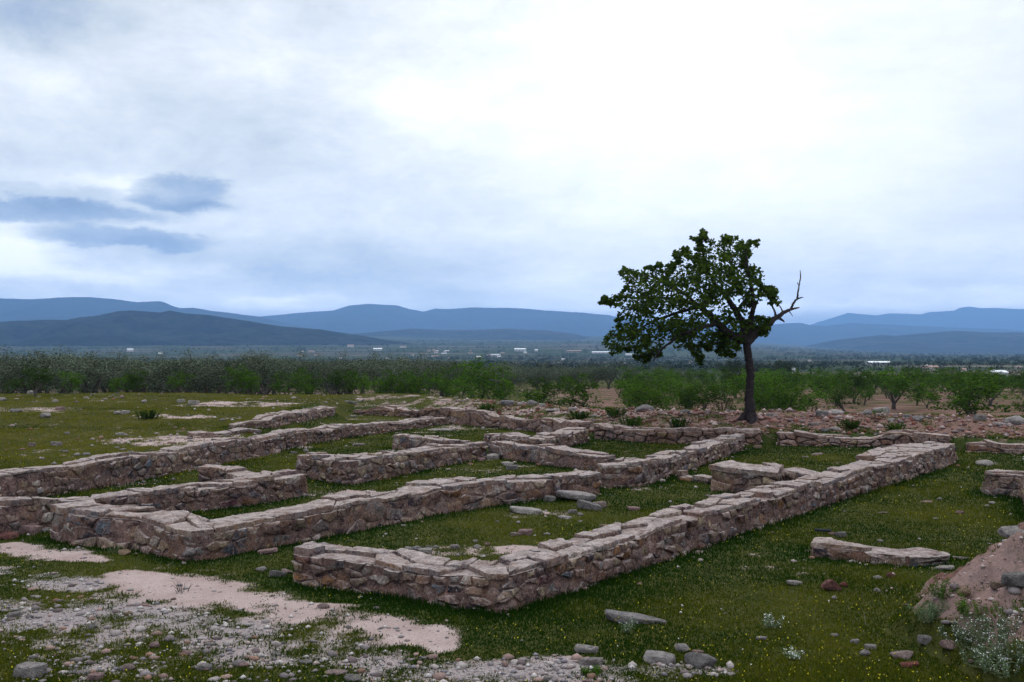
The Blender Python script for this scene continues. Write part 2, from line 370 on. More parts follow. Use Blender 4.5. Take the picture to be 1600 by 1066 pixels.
def masks(x, y):
    x = np.asarray(x, float); y = np.asarray(y, float)
    sn = (y - back(x)) * .85; wl = WL(x, y); bank = ss(.1, .4, sn) * (1 - wl)
    soil = np.full(x.shape, -.12); red = np.zeros(x.shape); lush = np.full(x.shape, .35); grav = np.zeros(x.shape)
    # foreground track and gravel
    tr = band(x, y, [(10, 852), (80, 866), (160, 876)], [.14, .30, .12])
    tr = np.maximum(tr, band(x, y, [(190, 898), (260, 912), (330, 930), (410, 943), (500, 955), (580, 968), (650, 990), (690, 1012)],
                    [.16, .34, .40, .36, .38, .34, .30, .12]))
    gv = band(x, y, [(-60, 905), (60, 900), (130, 915)], [.5, .4, .25])
    gv = np.maximum(gv, band(x, y, [(-40, 985), (120, 960), (250, 960), (400, 985)], [.45, .45, .5, .3]))
    gv = np.maximum(gv, .80 * band(x, y, [(-60, 1070), (150, 1050), (330, 1050), (520, 1040), (650, 1050)], [.7, .45, .3, .4, .4]))
    gv = np.maximum(gv, .95 * band(x, y, [(740, 1050), (860, 1045), (1000, 1052), (1120, 1048)], [.25, .28, .22, .12]))
    gv = np.maximum(gv * .8, .62 * ss(0, .6, 1 - np.hypot((x + 4) / 4.8, (y - 8.4) / 3.0)))
    soil = soil - .30 * ss(-1.0, .6, x) * ss(20, 16, y); soil = mx(soil, np.maximum(tr * 1.0, gv * .76)); grav = np.clip(gv * 1.1 - tr, 0, 1)
    for a in [(830, 860, .5, .35, .70), (700, 862, 1.0, .6, .30), (530, 772, .9, .5, .72), (600, 778, .7, .4, .45), (690, 668, .8, 1.2, .6),
              (1200, 888, .8, .2, .24), (1290, 897, .5, .12, .24), (760, 690, .6, .6, .4), (620, 705, .6, .5, .65), (200, 746, .8, .6, .4),
              (270, 690, 2.2, 1.1, .5), (215, 688, .8, .5, .6), (1160, 865, 1.0, .3, .2), (860, 805, 1.0, .6, .30), (1440, 672, 1, .8, .7), 
              (270, 650, 2.0, .5, .55), (380, 632, 2.4, 1.0, .6), (60, 640, 2.5, 1.0, .4), (1240, 898, .6, .10, .22)]:
        soil = mx(soil, blobm(x, y, *a[:4]) * a[4])
    # the earth bank behind the ruin
    bs = ss(-2, 5, x) * .30 + .34
    soil = mx(soil, bank * (1 - ss(3.5, 6, sn)) * bs); red = np.maximum(red, bank * (.35 + .5 * ss(2, 6, x)))
    # orchard soil
    orch = ss(5, 8, sn) * ss(-2, 8, x - y * -.02) * (1 - ss(100, 150, y)); soil = mx(soil, .56 * orch); red = np.maximum(red, orch * .9)
    orl = ss(44, 50, y) * (1 - ss(-6, 2, x)) * (1 - ss(100, 140, y)); soil = mx(soil, .35 * orl); red = np.maximum(red, .5 * orl)
    lush = lush * (1 - .9 * wl * ss(19, 22, y)); lush = lush * (1 - .6 * ss(40, 50, y))
    soil = mx(soil, wl * ss(20, 24, y) * (.12 + .15 * fbm(x * .3, y * .3, 77)))
    # mound
    d = np.hypot((x - 6.5) / 3.15, (y - 8.7) / 2.5); m = np.clip(1 - d + .10 * fbm(x * 1.3, y * 1.3, 21), 0, 1)
    mm = ss(.02, .12, m) * (.93 - .35 * ss(8.6, 7.4, y)); soil = mx(soil, mm); red = np.maximum(red, ss(.02, .1, m) * (.60 + .35 * ss(8.8, 9.8, y)))
    return soil, red, lush, grav
def soil_at(x, y, s0):
    nz = .50 * fbm(x * .55, y * .55, 141, 3) + .70 * fbm(x * 1.9, y * 1.9, 142, 4) + .55 * fbm(x * 6.5, y * 6.5, 143, 3)
    return np.clip(s0 + nz * (1 - .28 * np.clip((s0 - .85) * 8, 0, 1)) * (1 - .35 * ss(-.2, -.45, s0)), 0, 1)
def foot_lush(x, y):
    best = np.full(np.shape(x), 9.0)
    for (ax, ay, bx, by) in _wallfeet:
        dx, dy = bx - ax, by - ay; t = np.clip(((x - ax) * dx + (y - ay) * dy) / (dx * dx + dy * dy + 1e-9), 0, 1)
        best = np.minimum(best, np.hypot(x - ax - t * dx, y - ay - t * dy))
    return best

# ------------------------------------------------------------------ masonry
def clip(poly, nx, ny, c):
    out = []; k = len(poly)
    for i in range(k):
        a = poly[i]; b = poly[(i + 1) % k]; da = a[0] * nx + a[1] * ny - c; db = b[0] * nx + b[1] * ny - c
        if da <= 0: out.append(a)
        if (da < 0 < db) or (db < 0 < da):
            t = da / (da - db); out.append((a[0] + (b[0] - a[0]) * t, a[1] + (b[1] - a[1]) * t))
    return out
def voronoi(L, H, cw, ch, jit=.42, drop=.24, ax=.55):
    return [[(a / ax, b) for a, b in p] for p in _voro(L * ax, H, cw * ax, ch, jit, drop)]
def _voro(L, H, cw, ch, jit, drop):
    nc = max(1, round(L / cw)); nr = max(1, round(H / ch)); P = {}
    for j in range(nr):
        for i in range(nc):
            if random.random() < drop and nr * nc > 3: continue
            P[(i, j)] = ((i + .5 + .5 * (j % 2) - .25 + random.uniform(-jit, jit)) * L / nc, (j + .5 + random.uniform(-jit, jit) * .62) * H / nr)
    out = []
    for (i, j), (x, y) in P.items():
        poly = [(0, 0), (L, 0), (L, H), (0, H)]
        for dj in (0, -1, 1, -2, 2):
            for di in (-1, 1, 0, -2, 2, -3, 3):
                q = P.get((i + di, j + dj))
                if q is None or q == (x, y): continue
                nx, ny = (q[0] - x), (q[1] - y) * 1.0
                c = nx * (x + q[0]) / 2 + ny * (y + q[1]) / 2
                poly = clip(poly, nx, ny, c)
                if len(poly) < 3: break
            if len(poly) < 3: break
        if len(poly) >= 3: out.append(poly)
    return out
PAL = [((.25, .19, .145), 24), ((.20, .18, .175), 20), ((.11, .12, .145), 10), ((.40, .35, .31), 12), ((.23, .115, .055), 6),
       ((.10, .040, .048), 4), ((.042, .036, .046), 9), ((.28, .20, .18), 18), ((.32, .25, .17), 13), ((.15, .105, .10), 12)]
PALR = [((.22, .14, .11), 24), ((.26, .18, .155), 20), ((.17, .10, .085), 16), ((.31, .25, .24), 10), ((.07, .055, .065), 9), ((.20, .10, .07), 10), ((.27, .18, .10), 7)]
def pick(pal):
    c = random.choices([p[0] for p in pal], [p[1] for p in pal])[0]; k = random.uniform(.50, 1.10); return np.array([c[0] * k, c[1] * k, c[2] * k])
def pillow(mb, poly, mapf, dep, bulge, gap, col, seg, inner=-.05):
    P = np.array(poly); c = P.mean(0); rad = np.hypot(*(P - c).T).mean()
    if rad < .02: return
    pts = []
    for a, b in zip(P, np.roll(P, -1, 0)):
        n = max(1, int(np.hypot(*(b - a)) / seg)); 
        for k in range(n): pts.append(a + (b - a) * k / n)
    pts = np.array(pts); k = len(pts)
    if k < 4: pts = np.array([p for a, b in zip(P, np.roll(P, -1, 0)) for p in (a, (a + b) / 2)]); k = len(pts)
    r = np.hypot(*(pts - c).T)[:, None] + 1e-6
    sh = np.clip((r - gap * (1 + .8 * rng.random((k, 1)))) / r, .3, 1)
    # soften corners a little towards the mean radius
    q = (pts - c) * sh; rr = np.hypot(*q.T)[:, None]; q = q * (1 - .05 * np.clip((rr - rad) / rad, 0, 1))
    rings = [(1.0, inner), (1.0, dep - .010), (.955, dep), (.6, dep + bulge), ]
    V = []
    for f, d in rings:
        V.append(np.c_[c + q * f, np.full(k, d) + (rng.normal(0, .0035, k) if d > 0 else 0)])
    V.append(np.array([[c[0], c[1], dep + bulge * 1.1]])); V = np.concatenate(V)
    W = mapf(V[:, 0], V[:, 1], V[:, 2]); fc = []
    for a in range(len(rings) - 1):
        for i in range(k):
            j = (i + 1) % k; fc.append((a * k + i, a * k + j, (a + 1) * k + j, (a + 1) * k + i))
    a = len(rings) - 1
    for i in range(k): fc.append((a * k + i, a * k + (i + 1) % k, (a + 1) * k))
    mb.add(W, fc, col)

def stone_wall(label, near, h=.38, t=.5, group='low rubble walls of the ruin', hv=None, cell=(.17, .10), dry=False, slab=(.34, .20),
               over=.02, worn=0.0, name='stone_wall', mode='top', topcol=(.345, .295, .29), seed=0, vary=.028, edge=0):
    """near: photo pixels along the near top edge, left to right; the far edge lies t metres behind (to the left of travel)."""
    random.seed(seed + 100)
    hs = hv or [h] * len(near)
    N = np.array([G(px, py, hh if mode == 'top' else 0) for (px, py), hh in zip(near, hs)])
    n = len(N); D = np.diff(N, axis=0); D /= np.hypot(*D.T)[:, None]; nl = np.c_[-D[:, 1], D[:, 0]]
    Fp = []
    for i in range(n):
        a = nl[max(i - 1, 0)]; b = nl[min(i, n - 2)]; m = a + b; m = m / np.hypot(*m); Fp.append(N[i] + m * t / max(.5, m @ a))
    Fp = np.array(Fp)
    for i in range(n - 1): _wallfeet.append((*N[i], *N[i + 1])); _wallfeet.append((*Fp[i], *Fp[i + 1]))
    c0 = (N[0] + Fp[0]) / 2; z0 = float(T(*c0)); root = empty(name, (c0[0], c0[1], z0))
    tag(root, label, 'wall', group)
    loop = np.concatenate([N, Fp[::-1]]); cl = np.r_[loop, loop[:1]]
    seglen = np.hypot(*np.diff(cl, axis=0).T); cum = np.r_[0, np.cumsum(seglen)]; LP = cum[-1]
    K = int(LP / .03) + 8; sg = np.linspace(0, LP, K, endpoint=False)
    X = np.interp(sg, cum, cl[:, 0]); Y = np.interp(sg, cum, cl[:, 1])
    for _ in range(3):
        X = (np.roll(X, 1) + X * 2 + np.roll(X, -1)) / 4; Y = (np.roll(Y, 1) + Y * 2 + np.roll(Y, -1)) / 4
    tx = np.roll(X, -2) - np.roll(X, 2); ty = np.roll(Y, -2) - np.roll(Y, 2); tl = np.hypot(tx, ty); NX, NY = ty / tl, -tx / tl
    # fraction along the wall of every loop sample, for the top height
    nlen = np.r_[0, np.cumsum(np.hypot(*np.diff(N, axis=0).T))]; LN = nlen[-1]
    flen = np.hypot(*np.diff(Fp[::-1], axis=0).T)
    marks = list(nlen) + [nlen[-1]] + list(nlen[::-1][1:]) + [0]
    AL = np.interp(sg, cum, marks)
    def per(A, s): return np.interp(np.mod(s, LP), np.r_[sg, LP], np.r_[A, A[:1]])
    steps = [(random.uniform(0, LN), random.uniform(-1, 1) * min(.03, vary)) for _ in range(int(LN * .7) + 1)]
    def topz(al):
        al = np.asarray(al, float); z = np.interp(al, nlen, hs) + vary * fbm(al * 1.1, al * 0 + seed, 60 + seed, 3) * 2
        z = z - worn * np.clip(fbm(al * .6, al * 0 + 3.3, 90 + seed, 3) * 2.2, 0, 1)
        for s0, a in steps: z = z + a * (1 / (1 + np.exp(-np.clip((al - s0) / .03, -30, 30))) - .5)
        return z
    na_ = int(LN / .2) + 3; ga = np.linspace(0, LN, na_); gN = T(np.interp(ga, nlen, N[:, 0]), np.interp(ga, nlen, N[:, 1]))
    def gal(a): return np.interp(a, ga, gN)
    def side(s, tt, d):
        x = per(X, s); y = per(Y, s); nx = per(NX, s); ny = per(NY, s); al = per(AL, s)
        zt = topz(al); wob = .028 * fbm(s * 1.3, tt * 2 + seed, 7 + seed, 3) * 2
        bat = .03 * (1 - tt)
        d = d + wob + bat + .010 * fbm(s * 14, tt * 9 + seed, 9, 3); g0 = gal(al)
        zb = np.minimum(T(x, y), g0) - .06
        zz = zb + tt * (g0 + zt - zb - .02)
        return np.c_[x + nx * d, y + ny * d, zz]
    H = float(np.mean(hs)) + .06; far = np.hypot(*c0) > 18; seg = .085 if far else .055
    core = MB(); ns = max(12, int(LP / (.12 if far else .07))); nt_ = 6; sv = np.linspace(0, LP, ns, endpoint=False); V = []
    for j in range(nt_ + 1):
        tt = np.full(ns, j / nt_ * .97); dd = .006 + .026 * fbm(sv * 9, tt * 6, 50 + seed, 3) - (.03 if dry else 0); V.append(side(sv, tt, dd))
    V = np.concatenate(V); fc = [(j * ns + i, j * ns + (i + 1) % ns, (j + 1) * ns + (i + 1) % ns, (j + 1) * ns + i) for j in range(nt_) for i in range(ns)]
    core.add(V, fc)
    # core top: strip between the edges
    na = max(4, int(LN / .15)); al = np.linspace(0, LN, na)
    def plan(a, wf):
        nx = np.interp(a, nlen, N[:, 0]); ny = np.interp(a, nlen, N[:, 1]); fx = np.interp(a, nlen, Fp[:, 0]); fy = np.interp(a, nlen, Fp[:, 1])
        return nx + (fx - nx) * wf, ny + (fy - ny) * wf
    Vt = []
    for wf in np.linspace(.01, .99, 4):
        x, y = plan(al, wf); Vt.append(np.c_[x, y, gal(al) + topz(al) - .025])
    Vt = np.concatenate(Vt); core.add(Vt, [(j * na + i, j * na + i + 1, (j + 1) * na + i + 1, (j + 1) * na + i) for j in range(3) for i in range(na - 1)])
    mc = (.09, .05, .042) if dry else (.16, .10, .088)
    core.c = [np.tile(np.array(mc), (len(V) + len(Vt), 1))]
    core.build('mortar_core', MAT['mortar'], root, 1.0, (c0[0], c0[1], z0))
    st = MB(); cw, ch = cell; pal = PALR if dry else PAL
    for poly in voronoi(LP, H, cw, ch):
        P = [(a, min(b / H, .97)) for a, b in poly]; A = np.array(poly); wd = np.ptp(A[:, 0]); ht = np.ptp(A[:, 1])
        if min(wd, ht) < .035: continue
        dep = random.choice([.006, .012, .018, .026, .04]) * random.uniform(.8, 1.2) if not dry else random.uniform(.0, .07)
        if not dry and random.random() < .30: dep = random.uniform(-.006, .006)
        def mf(a, b, d): return side(a, np.clip(b / H, 0, .985), d)
        pillow(st, poly, mf, dep, random.uniform(.000, .014), random.uniform(.006, .018) + (.004 if dry else 0), pick(pal), seg)
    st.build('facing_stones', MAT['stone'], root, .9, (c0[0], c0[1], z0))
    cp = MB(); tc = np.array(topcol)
    for poly in voronoi(LN, t, slab[0], slab[1], .46, .25):
        A = np.array(poly)
        if min(np.ptp(A[:, 0]), np.ptp(A[:, 1])) < .04: continue
        if not dry and random.random() < .10 and t < .8: continue
        off = random.choice([0, .004, .010, .018, .028, .045]) + (random.uniform(0, .03) if worn else 0); th = random.uniform(.02, .04)
        ovn, ovf = random.uniform(-.03, over * 2.2), random.uniform(-.03, over * 2.2); tx_, ty_ = random.gauss(0, .025), random.gauss(0, .035)
        cc = A.mean(0)
        def mf(a, b, d):
            a2 = a; b2 = np.where(b < .03, b - ovn, np.where(b > t - .03, b + ovf, b)); b2 = b2 + .016 * fbm(a * 4, b * 4, seed, 2)
            x, y = plan(np.clip(a2, -.02, LN + .02), b2 / t)
            ex = np.where(a < .02, -over, np.where(a > LN - .02, over, 0)); k0 = D[0] if cc[0] < LN / 2 else D[-1]
            x = x + k0[0] * ex; y = y + k0[1] * ex
            z = gal(a) + topz(a) + d + (a - cc[0]) * tx_ + (b - cc[1]) * ty_ + .012 * fbm(x * 5, y * 5, 71, 3) * (d > -.02)
            return np.c_[x, y, z]
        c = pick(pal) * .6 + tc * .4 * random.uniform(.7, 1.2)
        u = random.random()
        pillow(cp, poly, mf, off + .012, .006, random.uniform(.002, .010), c, seg * .9, inner=-th)
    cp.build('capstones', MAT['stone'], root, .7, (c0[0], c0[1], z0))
    return root

# ------------------------------------------------------------------ the walls of the ruin
WR = 'low rubble walls of the ruin'
stone_wall('nearest L-shaped rubble wall, its corner toward the viewer and its long arm running back to the right',
    [(461, 857), (530, 864), (585, 872), (672, 888), (785, 897), (885, 868), (1010, 833), (1162, 790), (1310, 748), (1415, 720), (1492, 697)],
    h=.37, t=.50, seed=1, hv=[.36, .38, .36, .34, .37, .38, .38, .37, .37, .37, .36])
stone_wall('wider raised block of flat slabs at the far right end of the nearest long wall',
    [(1416, 717), (1450, 707), (1488, 697)], h=.40, t=.95, seed=2, slab=(.5, .35))
stone_wall('second L-shaped rubble wall from the front, with its thick rounded left arm behind the dirt patch',
    [(84, 800), (130, 808), (212, 814), (290, 834), (345, 828), (400, 815), (482, 802), (575, 785), (700, 762), (800, 750), (872, 742)],
    h=.36, t=.60, seed=3, hv=[.36, .36, .34, .33, .34, .35, .36, .37, .38, .38, .38], slab=(.55, .35), cell=(.25, .14))
stone_wall('short squared pier stepping down at the right end of the second wall, a pale stone at its end',
    [(876, 748), (937, 741)], h=.34, t=.5, seed=4)
stone_wall('rubble wall leaving the left edge of the picture with a dip in its top, ending at a corner wall',
    [(-90, 800), (0, 789), (58, 783), (112, 783), (182, 779), (225, 773), (312, 761), (400, 754), (480, 741)],
    h=.38, t=.46, seed=5, hv=[.42, .42, .42, .33, .36, .38, .37, .36, .36])
stone_wall('long rubble wall on the left that holds up the grassy field and runs back to the earth bank',
    [(-80, 768), (0, 748), (100, 734), (195, 721), (262, 712), (325, 700), (400, 690), (455, 678), (535, 668), (587, 664), (697, 653)],
    h=.38, t=.50, seed=6, hv=[.40, .42, .42, .42, .38, .38, .36, .34, .32, .28, .22], slab=(.5, .3))
stone_wall('isolated low wall of flat slabs on the grassy field behind the long left wall',
    [(369, 662), (417, 657), (470, 647), (523, 637)], h=.24, t=.55, seed=7, hv=[.16, .24, .24, .26], slab=(.6, .35))
stone_wall('row of worn flat slabs lying almost flush with the grass left of the isolated low wall',
    [(300, 680), (345, 678), (408, 674)], h=.07, t=.5, seed=8, slab=(.6, .4), vary=.02)
stone_wall('short stub wall sticking out behind the left wall with the dipped top',
    [(310, 735), (345, 736), (398, 749)], h=.34, t=.45, seed=9)
stone_wall('corner wall in the middle of the ruin, with a dark grey block at its left end',
    [(464, 715), (540, 725), (560, 723), (615, 716), (665, 706), (705, 700), (762, 692)], h=.38, t=.50, seed=10, hv=[.36, .39, .39, .38, .37, .36, .34])
stone_wall('cross wall topped by long grey squared blocks in the centre of the ruin',
    [(766, 693), (800, 698), (867, 706), (940, 714)], h=.31, t=.45, seed=11, cell=(.42, .15), slab=(.5, .3))
stone_wall('wall starting at a broad dark-capped end and running back right toward the lone tree',
    [(942, 727), (997, 726), (1042, 716), (1075, 707), (1125, 693), (1162, 682)], h=.40, t=.50, seed=12, hv=[.41, .41, .39, .38, .36, .32])
stone_wall('zigzag wall joining the middle of the ruin to the earth bank behind',
    [(757, 681), (800, 686), (848, 688), (918, 671)], h=.30, t=.55, seed=13, hv=[.22, .30, .32, .34], slab=(.55, .3))
stone_wall('short wall of reddish blocks with a flat ledge, left of the centre of the ruin',
    [(615, 682), (670, 686), (712, 690)], h=.32, t=.42, seed=14, cell=(.33, .14))
stone_wall('broad slab-topped block with a whitish boulder at its left foot, behind the nearest long wall',
    [(1112, 732), (1160, 737), (1212, 739)], h=.38, t=.95, seed=15, slab=(.6, .4), over=.04, cell=(.26, .12))
stone_wall('low side wall from the slab-topped block to the nearest long wall, in layered slabs',
    [(1216, 735), (1290, 743), (1352, 741)], h=.32, t=.55, seed=16, slab=(.7, .3), over=.03, cell=(.34, .10))
stone_wall('knee-low kerb of single stones in the grass left of the slab-topped block',
    [(1060, 742), (1108, 748)], h=.10, t=.16, seed=17, cell=(.3, .12), slab=(.3, .2))
stone_wall('low wall entering from the right edge of the picture with a squared left end',
    [(1538, 741), (1600, 746), (1690, 753)], h=.35, t=.50, seed=18)
stone_wall('very low remnant of large flat slabs alone in the right-hand grass',
    [(1270, 852), (1330, 857), (1375, 862), (1422, 866), (1476, 862)], h=.14, t=.42, seed=19, vary=.005, hv=[.14, .14, .14, .14, .14], slab=(.55, .4), over=.04, cell=(.5, .1), topcol=(.40, .34, .33))
# rough retaining walls along the earth bank
GB = 'dry-stone facing along the earth bank'
def bank_wall(label, xs, h, seed, hv=None, cell=(.30, .13)):
    pts = []
    for x in xs: pts.append((x, float(back(x)) - .02))
    global G
    g0 = G; it = iter(pts); G = lambda *a: next(it)
    stone_wall(label, [(0, 0)] * len(xs), h=h, hv=hv, t=.42, group=GB, cell=cell, dry=True, seed=seed, worn=.16, slab=(.45, .25), topcol=(.30, .215, .18), over=.05)
    G = g0
_T = T
def _flat(f):
    def g(x, y, micro=False):
        return f(x, y, micro) * 0.0
    return g
T = _flat(_T)
bank_wall('right stretch of reddish dry-stone facing below the earth bank, right of the tree', [6.9, 8.4, 9.7, 10.6], .36, 31, [.30, .36, .38, .30])
bank_wall('tumbled facing of large brown boulders at the right end of the earth bank', [11.0, 12.0, 13.6, 15.5], .34, 32, [.30, .34, .36, .34], (.5, .2))
bank_wall('middle stretch of dry-stone facing with a gap of spilled earth, left of the tree', [2.3, 3.2, 4.1, 5.4, 6.4], .38, 33, [.40, .34, .34, .40, .36])
bank_wall('left stretch of coarse dry-stone facing in long sloping slabs below the olive grove', [-6.0, -5.0, -4.0, -3.0, -2.0, -.8, .6, 1.9], .42, 34, [.2, .32, .35, .42, .46, .50, .46, .38], (.5, .14))
T = _T

# ------------------------------------------------------------------ ground mesh
gx = axis(-12, 12, .07, -17000, 17000, 1.06); gy = axis(6.3, 19, .06, -400, 19, 1.035); gy = np.concatenate([gy[gy < 19], np.arange(19, 46, .12), axis(46, 46.2, .2, 46, 23000, 1.04)])
GX, GY = np.meshgrid(gx, gy); nx, ny = len(gx), len(gy)
fx, fy = GX.ravel(), GY.ravel(); fz = T(fx, fy, True)
idx = np.arange(nx * ny).reshape(ny, nx)
Fq = np.stack([idx[:-1, :-1], idx[:-1, 1:], idx[1:, 1:], idx[1:, :-1]], -1).reshape(-1, 4)
so1, rd1, lu1, gr1 = masks(fx, fy)
near = (fy < 45) & (np.abs(fx) < 40); fl = np.full(fx.shape, 9.0); fl[near] = foot_lush(fx[near], fy[near])
ft = np.exp(-(fl / .35) ** 2); lu1 = np.clip(lu1 + ft * .9, 0, 1); so1 = soil_at(fx, fy, so1 * (1 - .6 * ft))
ground = mesh_np('ground', np.c_[fx, fy, fz], Fq, MAT['ground'], None, 9)
setcol(ground.data, np.c_[so1, rd1, lu1, gr1], 'Mask'); ground['kind'] = 'structure'

# ------------------------------------------------------------------ grass, flowers, gravel (nobody could count them)
def in_wall(x, y):
    m = np.zeros(x.shape, bool)
    k = np.array(_wallfeet).reshape(-1, 2, 4)
    for nr, fr in k:
        P = [(nr[0], nr[1]), (nr[2], nr[3]), (fr[2], fr[3]), (fr[0], fr[1])]; ins = np.ones(x.shape, bool)
        for (ax, ay), (bx, by) in zip(P, P[1:] + P[:1]): ins &= ((bx - ax) * (y - ay) - (by - ay) * (x - ax)) > -.02
        m |= ins
    return m
def scatter(n, y0, y1, p=1.0, half=.62):
    u = rng.random(n); y = y0 * (y1 / y0) ** (u ** p); x = (rng.random(n) * 2 - 1) * (half * y + .8); return x, y
def grass():
    x, y = scatter(950000, 7.0, 46, 1.15)
    so_, rd, lu, gr = masks(x, y); ft = np.exp(-(foot_lush(x, y) / .30) ** 2)
    f = soil_at(x, y, so_ * (1 - .6 * ft))
    keep = (f < .05 + .75 * rng.random(len(x))) & ~in_wall(x, y) & (rng.random(len(x)) < .92)
    x, y, f, lu, ft = x[keep], y[keep], f[keep], lu[keep], ft[keep]
    n = len(x); z = T(x, y, True); s = np.clip(y / 12, 1, 2.2)
    h = (.012 + .022 * rng.random(n) ** 2 + .045 * ft * rng.random(n)) * (1 + .3 * (s - 1)) * (.8 + .7 * np.clip(fbm(x * .8, y * .8, 93) + .4, 0, 1)); wd = (.0045 + .004 * rng.random(n)) * s
    a = rng.random(n) * 2 * math.pi; lean = h * (rng.random(n) * .9); la = rng.random(n) * 2 * math.pi
    dx, dy = np.cos(a) * wd, np.sin(a) * wd
    V = np.empty((n, 3, 3)); V[:, 0] = np.c_[x - dx, y - dy, z - .004]; V[:, 1] = np.c_[x + dx, y + dy, z - .004]
    V[:, 2] = np.c_[x + np.cos(la) * lean, y + np.sin(la) * lean, z + h]
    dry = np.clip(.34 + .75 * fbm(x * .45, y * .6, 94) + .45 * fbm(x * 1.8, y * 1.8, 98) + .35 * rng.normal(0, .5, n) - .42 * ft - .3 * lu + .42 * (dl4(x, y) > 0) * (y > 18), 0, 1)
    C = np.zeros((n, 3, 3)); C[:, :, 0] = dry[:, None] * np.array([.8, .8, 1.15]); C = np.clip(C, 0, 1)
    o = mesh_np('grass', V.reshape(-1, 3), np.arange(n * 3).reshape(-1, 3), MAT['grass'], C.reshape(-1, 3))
    tag(o, 'short green grass and clover covering the floor of the ruin and the field', 'grass', kind='stuff')
grass()
def flowers():
    x, y = scatter(4500, 7.2, 24, 1.2); so_, *_ = masks(x, y)
    keep = (soil_at(x, y, so_) < .3) & ~in_wall(x, y) & (fbm(x * .6, y * .6, 95) + .25 * fbm(x * 3, y * 3, 96) > -.12)
    x, y = x[keep], y[keep]; n = len(x); z = T(x, y, True) + .035 + .03 * rng.random(n); r = (.004 + .0035 * rng.random(n)) * np.clip(y / 12, 1, 1.6)
    V = np.empty((n, 4, 3)); a = rng.random(n) * 6.28
    for k in range(4): V[:, k] = np.c_[x + r * np.cos(a + k * 1.57), y + r * np.sin(a + k * 1.57), z + r * .7 * (-1) ** k + (.6 * r if k > 1 else 0)]
    wv = rng.random(n) < .04; C = np.where(wv[:, None], (.75, .75, .72), (.50, .44, .02))
    o = mesh_np('wild_flowers', V.reshape(-1, 3), np.arange(n * 4).reshape(-1, 4), MAT['petal'], np.repeat(C, 4, 0))
    tag(o, 'tiny yellow and white wild flowers dotted through the grass', 'flowers', kind='stuff')
flowers()
OCT = np.array([(1, 0, 0), (.3, .95, 0), (-.8, .6, 0), (-.8, -.55, 0), (.35, -.95, 0), (.1, .1, .8), (0, 0, -.5)], float)
OCF = np.array([(0, 1, 5), (1, 2, 5), (2, 3, 5), (3, 4, 5), (4, 0, 5), (1, 0, 6), (2, 1, 6), (3, 2, 6), (4, 3, 6), (0, 4, 6)])
def gravel():
    x1, y1 = scatter(27000, 6.8, 14, 1.3); x2, y2 = scatter(60000, 12, 42, .8); x = np.r_[x1, x2]; y = np.r_[y1, y2]
    so_, rd, lu, gr = masks(x, y); keep = (rng.random(len(x)) < np.clip(soil_at(x, y, so_) * (.22 + .9 * gr + .35 * rd) + .006, 0, 1)) & ~in_wall(x, y)
    x, y, rd = x[keep], y[keep], rd[keep]; n = len(x); r = (.006 + .03 * rng.random(n) ** 4 + .006 * rng.random(n)) * np.clip(y / 13, 1, 2) * (1 + .8 * rd * (y > 15))
    a = rng.random(n) * 6.28; q = OCT[None] * (1 + .5 * (rng.random((n, 7, 3)) - .5)); ca, sa = np.cos(a)[:, None], np.sin(a)[:, None]
    V = np.stack([q[..., 0] * ca - q[..., 1] * sa, q[..., 0] * sa + q[..., 1] * ca, q[..., 2] * .75], -1) * r[:, None, None]
    V += np.c_[x, y, T(x, y, True) + r * .15][:, None]
    base = np.array([(.34, .305, .295), (.24, .215, .215), (.29, .225, .21), (.40, .365, .355), (.18, .16, .175)])[rng.integers(0, 5, n)]
    base = base * (1 - .35 * rd[:, None] * np.array([.2, .7, .8])) * (.8 + .4 * rng.random((n, 1)))
    Fa = (OCF[None] + (np.arange(n) * 7)[:, None, None]).reshape(-1, 3)
    o = mesh_np('gravel', V.reshape(-1, 3), Fa, MAT['pebble'], np.repeat(base, 7, 0))
    tag(o, 'grey and pink pebbles scattered over bare soil', 'gravel', kind='stuff')
gravel()
